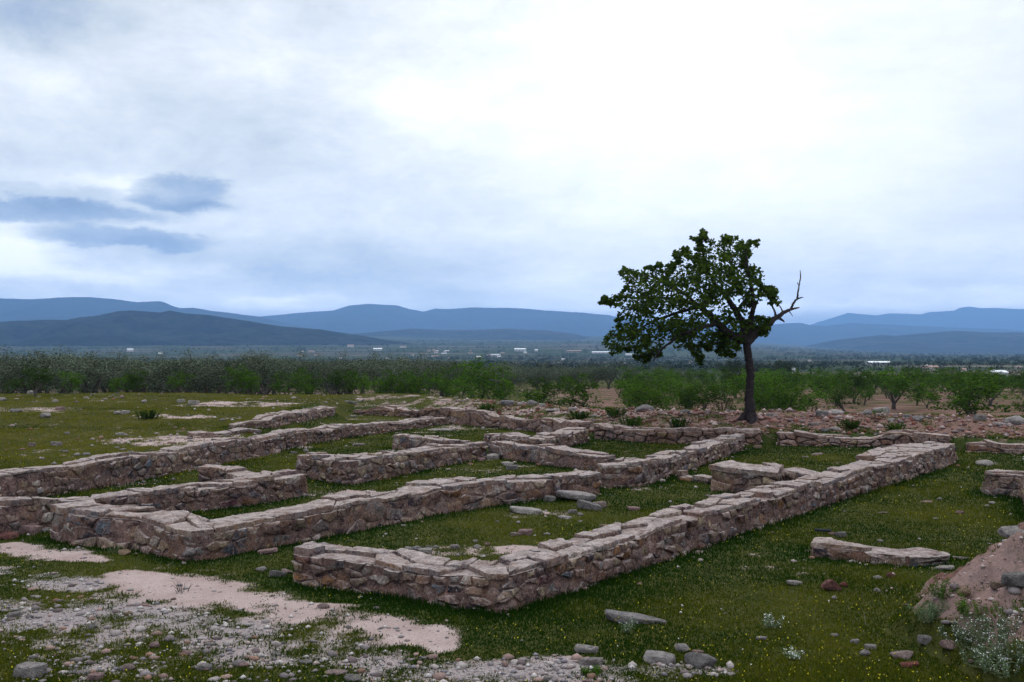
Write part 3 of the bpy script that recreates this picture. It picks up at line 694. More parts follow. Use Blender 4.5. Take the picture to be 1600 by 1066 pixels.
def rubble():
    n = 5200; x = rng.uniform(-5, 18, n); y = back(x) + rng.uniform(.15, 5.2, n); k0 = (rng.random(n) < .55) & (dl4(x, y) < .2)
    x2, y2 = scatter(2600, 20, 42, 1.0); k2 = (dl4(x2, y2) > .6) & (fbm(x2 * .35, y2 * .35, 151) > .02)
    x3, y3 = scatter(1700, 7.2, 11, 1.2); s3, _, _, g3 = masks(x3, y3); k3 = ((g3 > .3) & (x3 < 2.5)) | (s3 > .7) & (x3 > 3.3)
    k = np.array(_wallfeet); w4 = k[rng.integers(0, len(k), 900)]; t4 = rng.random(900); x4 = w4[:, 0] + (w4[:, 2] - w4[:, 0]) * t4; y4 = w4[:, 1] + (w4[:, 3] - w4[:, 1]) * t4
    x4 = x4 + rng.normal(0, .22, 900); y4 = y4 + rng.normal(0, .22, 900)
    x = np.r_[x[k0], x2[k2], x3[k3], x4]; y = np.r_[y[k0], y2[k2], y3[k3], y4]; bk = np.r_[np.ones(k0.sum()), np.full(k2.sum(), .3), np.zeros(k3.sum()), np.full(900, .2)]
    ok = ~in_wall(x, y); x, y, bk = x[ok], y[ok], bk[ok]; n = len(x)
    r = (.018 + .075 * rng.random(n) ** 2.6) * np.where(y > 16, 1.15, .65); m = 12
    d = rng.normal(0, 1, (n, m, 3)); d /= np.linalg.norm(d, axis=2)[..., None]; d[:, :, 2] *= .55; V = []; Fc = []; base = 0
    ico = bmesh.new(); bmesh.ops.create_icosphere(ico, subdivisions=1, radius=1); iv = np.array([v.co[:] for v in ico.verts]); fi = np.array([[v.index for v in f.verts] for f in ico.faces]); ico.free()
    q = iv[None] * (1 + .55 * (rng.random((n, len(iv), 3)) - .5)) * np.stack([np.ones(n), .6 + .4 * rng.random(n), .35 + .35 * rng.random(n)], -1)[:, None]
    a = rng.random(n) * 6.28; ca, sa = np.cos(a)[:, None], np.sin(a)[:, None]
    V = np.stack([q[..., 0] * ca - q[..., 1] * sa, q[..., 0] * sa + q[..., 1] * ca, q[..., 2]], -1) * r[:, None, None] + np.c_[x, y, T(x, y, True) + r * .08][:, None]
    col = np.array([(.30, .26, .25), (.20, .17, .17), (.25, .17, .15), (.38, .33, .315), (.14, .11, .11), (.20, .12, .09)])[rng.integers(0, 6, n)] * (1 - .45 * bk[:, None] * np.array([.9, 1.4, 1.5])) * rng.uniform(.7, 1.15, (n, 1))
    Fa = (fi[None] + (np.arange(n) * len(iv))[:, None, None]).reshape(-1, 3)
    o = mesh_np('rubble', V.reshape(-1, 3), Fa, MAT['pebble'], np.repeat(col, len(iv), 0))
    tag(o, 'small broken stone littering the earth bank, the left field and the feet of the walls', 'rubble', kind='stuff')
import bmesh
rubble()

# ------------------------------------------------------------------ loose rocks
import bmesh
def rock_mesh(kind, seed):
    r = random.Random(seed); bm = bmesh.new(); n = {'round': 22, 'slab': 16, 'block': 15, 'wedge': 12, 'cone': 14}[kind]
    for k in range(n):
        a = 6.283 * (k + r.uniform(-.35, .35)) / n; top = k % 2
        if kind == 'round':
            v = Vector((r.gauss(0, 1), r.gauss(0, 1), r.gauss(0, 1))).normalized(); p = Vector((v.x, v.y * .85, v.z * .62)) * r.uniform(.88, 1.05)
        elif kind == 'slab': p = Vector((math.cos(a), math.sin(a) * .72, (.15 if top else -.15) * r.uniform(.7, 1.2))) * r.uniform(.8, 1.05)
        elif kind == 'block': c, d = math.cos(a), math.sin(a); m = max(abs(c), abs(d)); p = Vector((c / m * .85, d / m * .62, .42 if top else -.42)) * r.uniform(.8, 1.08)
        elif kind == 'wedge': p = Vector((math.cos(a), math.sin(a) * .36, .13 if top else -.13)) * r.uniform(.85, 1.02); p.y *= (1.25 - .75 * (p.x * .5 + .5)); p.z *= 1.3 - .6 * (p.x * .5 + .5)
        else: q = (k / n); p = Vector((math.cos(a) * (1 - q * .8), math.sin(a * 1.7) * .7 * (1 - q * .7), -.45 + q * 1.15)) * r.uniform(.85, 1.05)
        bm.verts.new(p)
    if kind == 'round': pass
    h = bmesh.ops.convex_hull(bm, input=bm.verts); bmesh.ops.delete(bm, geom=[g for g in h['geom_interior'] if isinstance(g, bmesh.types.BMVert)], context='VERTS')
    for _ in range(3):
        bmesh.ops.subdivide_edges(bm, edges=bm.edges[:], cuts=1, use_grid_fill=True); bmesh.ops.triangulate(bm, faces=bm.faces[:])
        if _ == 1: bmesh.ops.smooth_vert(bm, verts=bm.verts, factor=.5 if kind != 'round' else .8, use_axis_x=True, use_axis_y=True, use_axis_z=True)
    for v in bm.verts:
        c = v.co; nn = float(fbm(c.x * 2.3 + seed, c.y * 2.3 + c.z * 2.9, seed, 4)); v.co = c * (1 + .10 * nn)
    xs = [v.co.x for v in bm.verts]; s = 2 / (max(xs) - min(xs)); zmin = min(v.co.z for v in bm.verts)
    for v in bm.verts: v.co = Vector((v.co.x * s, v.co.y * s, (v.co.z - zmin) * s))
    me = bpy.data.meshes.new('rock_shape'); bm.to_mesh(me); bm.free(); fin(me, MAT['rock_mix'], .5); return me
RM = {k: [rock_mesh(k, 10 * i + j) for j in range(n)] for i, (k, n) in enumerate([('round', 4), ('slab', 4), ('block', 4), ('wedge', 2), ('cone', 1)])}
def rock(px, py, wpx, kind, mat, label, group=None, rot=None, tilt=0.0, hz=1.0, lift=0.0, name='rock', xy=None, cat='rock', h=0.0):
    if xy is None: x, y = G(px, py, h)
    else: x, y = xy
    s = wpx * y / F / 2; me = random.choice(RM[kind]); o = bpy.data.objects.new(name, me); COL.objects.link(o)
    hgt = {'round': 1.0, 'slab': .3, 'block': .85, 'wedge': .4, 'cone': 1.2}[kind] * s
    o.location = (x, y, float(T(x, y)) + h - hgt * (.26 if kind in ('round', 'block') else .14) + lift); o.scale = (s, s, s * hz)
    o.rotation_euler = (random.gauss(0, .06), tilt + random.gauss(0, .05), rot if rot is not None else random.uniform(-.6, .6) + random.choice([0, 3.14]))
    sl_ = o.material_slots[0]; sl_.link = 'OBJECT'; sl_.material = MAT['rock_' + mat]
    return tag(o, label, cat, group)
random.seed(55)
NAMED = [  # px, py, width, kind, colour, label
 (994, 972, 98, 'wedge', 'grey', 'long pointed grey slab lying tilted in the grass below the nearest wall', dict(rot=-.12, tilt=.10, hz=.9)),
 (915, 1019, 38, 'slab', 'pale', 'flat pale pink stone at the edge of the bare dirt in the bottom centre', dict(hz=1.6)),
 (1066, 1016, 24, 'round', 'pale', 'small pale stone above the round grey boulder at the bottom', {}),
 (1092, 1019, 20, 'round', 'pink', 'small flat brownish stone just above the round grey boulder', dict(hz=.6)),
 (1030, 1034, 52, 'block', 'pale', 'angular whitish rock left of the round grey boulder', dict(hz=.7)),
 (1093, 1042, 52, 'round', 'grey', 'round grey lichen-covered boulder at the bottom of the picture', {}),
 (925, 1036, 38, 'block', 'mix', 'half-buried grey rock below the flat pale pink stone', dict(hz=.6)),
 (1190, 999, 18, 'slab', 'pale', 'small pinkish flat stone alone in the grass right of the pointed slab', dict(hz=1.5)),
 (48, 1056, 48, 'block', 'pale', 'whitish rough rock in the bottom left corner', {}),
 (241, 1011, 18, 'round', 'pink', 'rounded pink stone in the bottom left grass', {}),
 (291, 1023, 20, 'round', 'pink', 'pale pink oval stone right of the rounded pink stone', dict(hz=.7)),
 (201, 1045, 22, 'round', 'pink', 'pink stone near the bottom left edge, below the rounded pink stone', dict(hz=.7)),
 (320, 1044, 24, 'block', 'grey', 'low blue-grey stone near the bottom left', dict(hz=.7)),
 (145, 982, 15, 'round', 'grey', 'blue-grey cobble on pale gravel at the left', {}),
 (195, 988, 15, 'wedge', 'tan', 'tilted cream stone chip on pale gravel at the left', dict(tilt=-.4)),
 (200, 961, 12, 'round', 'tan', 'small peach-coloured cobble in the middle of the left gravel', {}),
 (193, 866, 22, 'round', 'tan', 'smooth oval boulder in the grass at the foot of the second wall', dict(hz=.8)),
 (329, 1008, 18, 'slab', 'pale', 'flat light stone in the bottom left grass, right of the pink ones', dict(hz=1.3)),
 (23, 965, 22, 'block', 'grey', 'dark grey cobble by the left edge of the picture', {}),
 (52, 1028, 14, 'slab', 'pale', 'small white chip above the whitish corner rock', dict(hz=1.5)),
 (150, 1062, 24, 'block', 'pink', 'brown rock cut by the bottom edge left of centre', {}),
 (140, 1054, 16, 'round', 'pale', 'pale cobble beside the brown bottom-edge rock', {}),
 (525, 1052, 34, 'round', 'pink', 'purplish half-buried dome stone at the bottom, left of its grey twin', dict(hz=.55)),
 (551, 1060, 32, 'round', 'grey', 'grey-pink half-buried dome stone on the bottom edge', dict(hz=.55)),
 (492, 1050, 10, 'round', 'pale', 'small white pebble left of the purplish dome stone', {}),
 (477, 1037, 26, 'slab', 'grey', 'long light grey stone in the gravel at lower centre left', dict(hz=1.2)),
 (432, 1023, 20, 'slab', 'grey', 'flat blue-grey stone up left of the long light grey one', dict(hz=1.2)),
 (434, 900, 26, 'block', 'grey', 'grey angular stone at the foot of the nearest wall end', dict(hz=.8)),
 (447, 895, 22, 'round', 'pink', 'pinkish stone touching the nearest wall end', dict(hz=.7)),
 (408, 891, 20, 'round', 'grey', 'dark stone in grass left of the nearest wall end', dict(hz=.7)),
 (418, 864, 32, 'slab', 'pink', 'flat pinkish slab against the foot of the second wall', dict(hz=1.2)),
 (650, 860, 24, 'round', 'grey', 'low grey stone inside the nearest room, left of the bright angular one', dict(hz=.6)),
 (665, 865, 22, 'block', 'pale', 'bright angular grey-white stone inside the nearest room', {}),
 (641, 869, 18, 'slab', 'pale', 'thin pale stone in front of the bright angular one', dict(hz=1.3)),
 (711, 857, 15, 'block', 'mix', 'upright brownish stone in the middle of the nearest room', {}),
 (746, 856, 12, 'round', 'pale', 'small light cobble in the nearest room, right of the upright stone', {}),
 (762, 852, 11, 'round', 'pink', 'small pink cobble in the nearest room beside the light one', {}),
 (597, 863, 14, 'block', 'tan', 'small squared brown stone behind the top of the nearest wall', {}),
 (822, 801, 54, 'slab', 'pale', 'wide flat pale slab on the grass before the second wall', dict(hz=.9, rot=0)),
 (900, 782, 64, 'slab', 'pale', 'largest flat slab leaning at the foot of the pier of the second wall', dict(hz=1.1, rot=.1, lift=.03)),
 (859, 783, 20, 'block', 'grey', 'grey block half under the largest leaning slab', {}),
 (921, 797, 42, 'wedge', 'grey', 'tilted blue-grey block among the fallen slabs', dict(hz=2.0, rot=-.5, tilt=.2)),
 (895, 802, 15, 'block', 'grey', 'small grey block left of the tilted blue-grey one', {}),
 (906, 805, 9, 'round', 'pale', 'tiny white stone just below the fallen grey blocks', {}),
 (907, 815, 9, 'round', 'pale', 'second tiny white stone, lower than the first below the grey blocks', dict(hz=.6)),
 (936, 793, 22, 'block', 'mix', 'rounded grey stone right behind the tilted blue-grey block', {}),
 (882, 810, 24, 'slab', 'pale', 'flat pale stone left below the fallen grey blocks', {}),
 (990, 797, 22, 'slab', 'pink', 'thin pinkish slab alone on the grass of the middle court', dict(hz=1.4)),
 (821, 836, 23, 'block', 'pink', 'squared pinkish block in the grass inside the nearest room', {}),
 (804, 838, 15, 'block', 'mix', 'broken chip leaning on the squared pinkish block', {}),
 (854, 836, 14, 'round', 'pale', 'small white cobble right of the squared pinkish block', dict(hz=.6)),
 (947, 824, 20, 'round', 'tan', 'loose brown stone lying at the inner edge of the nearest long wall', dict(hz=.7)),
 (969, 823, 16, 'slab', 'grey', 'loose grey stone beside the brown one at the inner edge of the nearest long wall', dict(hz=1.4)),
 (1241, 913, 26, 'slab', 'pale', 'flat pinkish-white stone left of the red pyramidal rock', dict(hz=1.3)),
 (1294, 922, 40, 'cone', 'red', 'dark red pyramid-shaped rock in the right-hand grass', dict(rot=0, hz=.75)),
 (1318, 917, 14, 'round', 'red', 'little red fragment beside the pyramid-shaped rock', {}),
 (1372, 905, 14, 'round', 'pale', 'light round stone, left one of the pair right of the red pyramid rock', {}),
 (1392, 902, 13, 'round', 'red', 'brown-red round stone, right one of the pair right of the red pyramid rock', {}),
 (1371, 925, 11, 'round', 'pale', 'small white stone in the grass below the pair of round stones', {}),
 (1305, 994, 12, 'round', 'pale', 'small pinkish-white stone in lower right grass, between wall corner and mound', {}),
 (1336, 1005, 15, 'block', 'pale', 'light crumbly stone right of the small pinkish-white one', {}),
 (1360, 1014, 18, 'block', 'pale', 'light grey stone at the start of the lower right dirt', {}),
 (1351, 1024, 16, 'round', 'pale', 'whitish cobble below the light grey stone at lower right', {}),
 (1410, 1027, 40, 'round', 'pink', 'domed pink-brown rock near the bottom right plants', dict(hz=.7)),
 (1422, 1041, 34, 'slab', 'red', 'thin red-bottomed slab below the domed pink-brown rock', dict(hz=1.1)),
 (1447, 1004, 28, 'block', 'grey', 'dark grey rock tucked under the edge of the earth mound', {}),
 (1483, 1011, 30, 'round', 'pink', 'purplish rock at the foot of the mound, right of the dark grey one', dict(hz=.8)),
 (1504, 931, 24, 'round', 'tan', 'pale tan boulder lodged in the earth mound', {}),
 (1504, 874, 34, 'wedge', 'pale', 'long narrow whitish stone in the grass beside the mound', dict(rot=.35, hz=.9)),
 (1476, 889, 32, 'slab', 'pale', 'flat broken pinkish-white stone left of the mound', {}),
 (1588, 909, 52, 'block', 'grey', 'large squared grey slab on the earth mound, cut by the right edge', dict(hz=.75, rot=.12)),
 (1560, 918, 26, 'block', 'tan', 'pale rock in front of the large squared slab on the mound', {}),
 (1590, 836, 60, 'round', 'pale', 'large pale boulder half buried at the top of the earth mound', dict(hz=.6)),
 (1537, 727, 29, 'round', 'mix', 'grey boulder in the grass near the low wall at the right edge', dict(hz=.75)),
 (1360, 715, 24, 'round', 'pale', 'pale boulder in the back right court', dict(hz=.7)),
 (1277, 711, 18, 'slab', 'pink', 'thin pinkish slab in the back right court', {}),
 (1258, 715, 10, 'slab', 'pale', 'tiny pale stone in front of the thin pinkish slab', dict(hz=1.4)),
 (1346, 721, 10, 'round', 'mix', 'small dull stone beside the pale boulder of the back right court', dict(hz=.6)),
 (1184, 701, 17, 'slab', 'tan', 'cream-coloured stone on the grass near the foot of the tree', dict(hz=1.8)),
 (1122, 757, 26, 'round', 'grey', 'whitish-blue boulder at the left foot of the slab-topped block', dict(hz=1.3)),
 (1500, 803, 12, 'round', 'pink', 'small brownish stone in the wide right-hand grass', {}),
 (1462, 812, 8, 'round', 'pale', 'tiny white stone in the wide right-hand grass', {}),
 (1447, 785, 20, 'slab', 'pink', 'flat brownish stone streak in the far part of the right-hand grass', dict(hz=.8)),
 (1468, 781, 8, 'round', 'grey', 'tiny grey stone right of the flat brownish streak', {}),
 (1550, 788, 11, 'round', 'pale', 'right one of two small white stones near the low right wall', {}),
 (1541, 792, 9, 'round', 'pale', 'left one of two small white stones near the low right wall', {}),
 (1380, 802, 15, 'slab', 'pink', 'flat brown stone in the right-hand grass above the slab remnant', {}),
 (1375, 846, 11, 'slab', 'pale', 'small white stone just behind the flat slab remnant', dict(hz=1.4)),
 (1314, 838, 18, 'block', 'grey', 'grey and white block behind the left end of the slab remnant', {}),
 (1300, 836, 11, 'round', 'pink', 'small pink cobble between the dark pipe and the grey block', {}),
 (24, 822, 28, 'round', 'tan', 'brown boulder against the left wall, by the left edge', dict(hz=1.2)),
 (46, 834, 34, 'block', 'pink', 'angular pink boulder on flat slabs at the far left', {}),
 (12, 842, 34, 'slab', 'red', 'red-sided flat slab cut by the left edge of the picture', dict(hz=1.6, rot=0)),
 (66, 831, 36, 'slab', 'mix', 'flat grey slab between the pink boulder and the second wall', dict(rot=0)),
 (164, 719, 15, 'slab', 'pale', 'white flat stone on top of the long left wall', dict(h=.40, hz=1.6)),
 (207, 714, 18, 'slab', 'pale', 'second white stone on top of the long left wall, right of the first', dict(h=.38, hz=1.0)),
 (478, 706, 9, 'round', 'pale', 'bright white stone in the grass corridor beside the long left wall', dict(hz=1.2)),
 (458, 708, 14, 'slab', 'mix', 'flat stone left of the bright white one in the grass corridor', {}),
 (560, 696, 20, 'slab', 'mix', 'flat light stone in the grass corridor near the short reddish wall', {}),
 (692, 673, 40, 'slab', 'mix', 'large flat slab lying on the grass of the rear left court', dict(hz=.6, rot=0)),
 (792, 727, 19, 'slab', 'pale', 'white flat stone in the heap at the foot of the grey-block cross wall', dict(hz=1.6)),
 (800, 734, 20, 'block', 'grey', 'grey stone in front of the white one below the cross wall', {}),
 (752, 721, 14, 'round', 'pink', 'rounded pink stone at the inner corner by the cross wall', {}),
 (770, 718, 20, 'block', 'mix', 'rubble stone against the inner corner of the cross wall', {}),
 (828, 667, 18, 'round', 'tan', 'golden-brown boulder behind the zigzag wall', {}),
 (849, 667, 16, 'round', 'pale', 'whitish boulder right of the golden-brown one behind the zigzag wall', {}),
 (552, 652, 12, 'slab', 'pale', 'small pale slab in front of the left end of the bank facing', dict(hz=1.4)),
 (565, 627, 13, 'wedge', 'pale', 'white stone standing at a slant on the bank crest', dict(tilt=-.5, hz=1.2)),
 (548, 630, 22, 'slab', 'grey', 'dark tilted slab on the bank crest left of the slanting white stone', dict(tilt=-.15)),
 (832, 633, 17, 'round', 'grey', 'grey boulder on the bank crest in front of the almond bush', {}),
 (848, 635, 12, 'block', 'pale', 'light stone on the bank crest right of the grey boulder', {}),
 (813, 633, 14, 'slab', 'pale', 'flat white stone on the bank crest left of the grey boulder', dict(hz=1.5)),
 (1007, 643, 30, 'round', 'mix', 'wide grey-brown boulder on the bank crest left of the tree', dict(hz=.7)),
 (1071, 647, 17, 'round', 'grey', 'dark rounded boulder on the bank between the wide boulder and the tree', {}),
 (1052, 662, 10, 'round', 'pale', 'small upright pale stone on the bank slope left of the tree', dict(hz=1.2)),
 (1305, 646, 26, 'round', 'pale', 'long white boulder on the crest, first one right of the tree', dict(hz=.65)),
 (1284, 649, 20, 'block', 'grey', 'dark boulder touching the left of the long white boulder on the crest', {}),
 (1377, 647, 26, 'block', 'pale', 'light grey flat-topped boulder on the crest, right of the long white one', {}),
 (1355, 649, 16, 'round', 'grey', 'dull boulder left of the flat-topped one on the crest', {}),
 (1393, 659, 13, 'round', 'pale', 'white round boulder in front of the crest boulders', {}),
 (1417, 653, 13, 'block', 'grey', 'small grey boulder in the middle of the crest row', {}),
 (1434, 657, 18, 'round', 'pale', 'pale blue-grey boulder in the middle of the crest row', {}),
 (1532, 656, 20, 'block', 'grey', 'tall grey boulder in the right half of the crest row', {}),
 (1562, 665, 20, 'slab', 'pale', 'flat pale boulder left of the last big crest boulder', dict(hz=1.5)),
 (1585, 663, 30, 'round', 'pale', 'last and biggest white-grey boulder of the crest row at the right edge', {}),
 (72, 652, 17, 'round', 'pale', 'roundest whitish boulder on the left field', {}),
 (24, 644, 20, 'round', 'grey', 'broad grey boulder on the left field near the left edge', dict(hz=.7)),
 (94, 641, 14, 'block', 'pink', 'pinkish boulder right above the roundest one on the left field', {}),
 (4, 626, 12, 'round', 'pale', 'white boulder on the left skyline at the very edge', {}),
 (50, 616, 14, 'block', 'pale', 'pointed white stone on the left skyline', {}),
 (184, 647, 12, 'round', 'pale', 'white stone in the middle of the left field', {}),
 (225, 629, 10, 'round', 'pale', 'bright white stone near the skyline of the left field', {}),
 (50, 698, 12, 'block', 'mix', 'upright grey stone low on the left field', dict(hz=1.3)),
 (87, 697, 18, 'block', 'mix', 'brown-grey stone lump low on the left field, right of the upright one', {}),
 (103, 707, 9, 'round', 'grey', 'small dark stone low on the left field', {}),
 (135, 711, 14, 'slab', 'grey', 'flat grey stone low on the left field near the long wall', dict(hz=1.4)),
 (120, 712, 10, 'round', 'pale', 'small white stone next to the flat grey one low on the left field', {}),
 (192, 703, 13, 'slab', 'mix', 'flat dull stone in the left field above the long wall', {}),
 (326, 642, 7, 'round', 'pale', 'tiny white stone on the right part of the left field', {}),
 (347, 657, 10, 'slab', 'pale', 'white flat stone left of the isolated low wall', dict(hz=1.5)),
 (283, 629, 13, 'block', 'mix', 'left boulder of the pile on the skyline hump of the left field', {}),
 (303, 632, 16, 'block', 'pale', 'right whitish boulder of the pile on the skyline hump of the left field', {}),
]
for px, py, wp, kd, mt, lb, kw in NAMED: rock(px, py, wp, kd, mt, lb, 'loose stones and boulders around the ruin', **kw)
def zone(n, label, group, fn, wr, mats, kinds=('round', 'block', 'slab')):
    k = 0
    while k < n:
        x, y = fn()
        if in_wall(np.array([x]), np.array([y]))[0]: continue
        wm = random.uniform(*wr) * random.choice([.6, .8, 1, 1, 1.4]); rock(0, 0, wm / y * F, random.choice(kinds), random.choice(mats), label, group, xy=(x, y), hz=random.uniform(.6, 1.1)); k += 1
zone(22, 'small weathered stone on the skyline heap of the left field', 'stones heaped along the left skyline',
     lambda: ((lambda p: G(*p))((random.choice([random.gauss(45, 30), random.gauss(170, 25), random.gauss(205, 30)]), random.gauss(621, 5)))), (.12, .3), ['mix', 'mix', 'pink', 'pale'])
zone(20, 'small stone lying in the grass of the left field', 'stones lying about the left field',
     lambda: G(random.uniform(0, 360), random.uniform(628, 720)), (.08, .22), ['mix', 'pale', 'mix'])
def crest(): 
    x = random.uniform(1, 15); return x, float(back(x)) + random.gauss(3.6, .35)
zone(18, 'weathered stone in the rubble row along the bank crest on the right', 'stones in the row along the bank crest',
     lambda: (lambda x: (x, float(back(x)) + random.gauss(3.6, .4)))(random.uniform(7.5, 16)), (.10, .28), ['mix', 'pink', 'tan', 'mix'])
zone(22, 'brownish stone half buried in the slope of the earth bank', 'stones stuck in the earth bank',
     lambda: (lambda x: (x, float(back(x)) + random.uniform(.6, 3.2)))(random.uniform(-3, 14)), (.12, .32), ['mix', 'pink', 'tan'])
zone(8, 'flat stone on the low crest behind the left bank facing', 'flat stones along the left bank crest',
     lambda: (lambda x: (x, float(back(x)) + random.gauss(3.2, .3)))(random.uniform(-4, 2)), (.2, .5), ['pale', 'mix'], ('slab', 'slab', 'block'))
zone(26, 'fist-sized stone on the gravelly ground in the lower left', 'stones on the lower left gravel',
     lambda: G(random.uniform(0, 700), random.uniform(915, 1066)), (.035, .09), ['mix', 'pale', 'grey', 'pink'])
zone(6, 'fist-sized stone in the dirt along the bottom centre', 'stones along the bottom centre',
     lambda: G(random.uniform(720, 1130), random.uniform(1035, 1066)), (.03, .08), ['mix', 'pale', 'pink'])
zone(8, 'small stone in the grass inside the nearest room', 'stones in the nearest room',
     lambda: G(random.uniform(600, 900), random.uniform(800, 870)), (.04, .10), ['mix', 'pale'])
zone(10, 'small stone scattered in the grass of the right-hand field', 'stones in the right-hand grass',
     lambda: G(random.uniform(1130, 1590), random.uniform(770, 1050)), (.03, .08), ['mix', 'pale', 'pink'])
zone(9, 'clod of reddish stone on the earth mound', 'stones on the earth mound',
     lambda: (random.uniform(4.0, 6.6), random.uniform(7.6, 10.6)), (.05, .14), ['pink', 'tan', 'mix'])

# dark pipe behind the slab remnant
def tube(mb, pts, rad, sides=7, col=None, cap=True):
    P = np.array(pts, float); n = len(P); rad = np.broadcast_to(np.asarray(rad, float), (n,)); up = np.array([.31, .17, .93])
    tg = np.gradient(P, axis=0); tg /= np.linalg.norm(tg, axis=1)[:, None] + 1e-9; V = []
    for i in range(n):
        a = np.cross(tg[i], up); l = np.linalg.norm(a); a = a / l if l > 1e-3 else np.array([1., 0, 0]); b = np.cross(tg[i], a)
        th = np.arange(sides) * 2 * math.pi / sides; V.append(P[i] + rad[i] * (np.cos(th)[:, None] * a + np.sin(th)[:, None] * b))
    V = np.concatenate(V); f = [(i * sides + k, i * sides + (k + 1) % sides, (i + 1) * sides + (k + 1) % sides, (i + 1) * sides + k) for i in range(n - 1) for k in range(sides)]
    if cap: f += [tuple(range(sides))[::-1], tuple((n - 1) * sides + k for k in range(sides))]
    mb.add(V, f, col)
a = G(1273, 834); b = G(1298, 834); mb = MB()
tube(mb, [(a[0], a[1], float(T(*a)) + .05), ((a[0] + b[0]) / 2, (a[1] + b[1]) / 2, float(T(*b)) + .045), (b[0], b[1], float(T(*b)) + .04)], .02, 10)
tag(mb.build('pipe', MAT['pipe'], None, .8), 'short dark pipe lying in the grass behind the flat slab remnant', 'pipe')

# ------------------------------------------------------------------ trees
def leaves(centers, rad, per, size, rgen, flat=.0, ch=None, shape=6):
    """leaf blades in clumps; returns V, F, C"""
    n = len(centers) * per; c = np.repeat(centers, per, 0); r = np.repeat(np.broadcast_to(rad, (len(centers),)), per)
    off = rgen.normal(0, 1, (n, 3)); off /= np.linalg.norm(off, axis=1)[:, None]; off *= (r * rgen.random(n) ** .45)[:, None]; off[:, 2] *= .8
    p = c + off; s = size * (.65 + .7 * rgen.random(n))
    d = rgen.normal(0, 1, (n, 3)); d[:, 2] = d[:, 2] * .6 - .25; d /= np.linalg.norm(d, axis=1)[:, None]
    u = np.cross(d, rgen.normal(0, 1, (n, 3))); u /= np.linalg.norm(u, axis=1)[:, None] + 1e-9; nn = np.cross(d, u)
    wdt = flat
    if shape == 6: prof = [(-.5, 0, 0), (-.15, wdt, .07), (.25, wdt * .85, .05), (.55, 0, -.05), (.25, -wdt * .85, .05), (-.15, -wdt, .07)]
    else: prof = [(-.5, 0, 0), (0, wdt, .05), (.5, 0, 0), (0, -wdt, .05)]
    V = np.stack([p + s[:, None] * (a * d + b * u + e * nn) for a, b, e in prof], 1); k = len(prof)
    tone = np.clip(rgen.random(n) * .75 + .25 * np.repeat(rgen.random(len(centers)), per), 0, 1)
    C = np.repeat(np.c_[tone, tone, tone], k, 0)
    return V.reshape(-1, 3), np.arange(n * k).reshape(n, k), C
def grow(root_pts, root_rad, targets, tip=.006, jit=.1, sides=5, exp=.62):
    """connect every target to the nearest node of the growing skeleton; returns an MB of tubes"""
    nodes = [np.array(p, float) for p in root_pts]; par = [-1] * len(nodes); cnt = [0] * len(nodes)
    base = np.mean(root_pts[:2], axis=0); order = np.argsort([min(np.linalg.norm(np.array(t) - q) for q in nodes) for t in targets])
    A = np.array(nodes)
    for k in order:
        t = np.array(targets[k], float); d = np.linalg.norm(A - t, axis=1); j = int(np.argmin(d)); q = A[j]; L = d[j]; m = max(1, int(L / .28)); prev = j
        for i in range(1, m + 1):
            pnt = q + (t - q) * i / m + (rng.normal(0, jit * .28, 3) if i < m else 0); pnt[2] += .05 * L * math.sin(math.pi * i / m)
            nodes.append(pnt); par.append(prev); cnt.append(0); prev = len(nodes) - 1
        A = np.array(nodes)
    kids = {}
    for i, p_ in enumerate(par):
        if p_ >= 0: kids.setdefault(p_, []).append(i)
    wgt = np.ones(len(nodes))
    for i in range(len(nodes) - 1, -1, -1):
        if par[i] >= 0: wgt[par[i]] += wgt[i]
    rr = tip * wgt ** exp; mb = MB(); R0 = len(root_pts)
    for i in range(R0, len(nodes)):
        # start a chain where a node is a branch start
        p_ = par[i]; main = max(kids[p_], key=lambda q: wgt[q]) if p_ >= R0 else None
        if p_ >= R0 and main == i: continue
        ch = [p_, i]
        while ch[-1] in kids: ch.append(max(kids[ch[-1]], key=lambda q: wgt[q]))
        rad = np.array([min(rr[c], root_rad) for c in ch]); rad[0] = rad[1]
        tube(mb, [nodes[c] for c in ch], rad, sides, cap=False)
    return mb
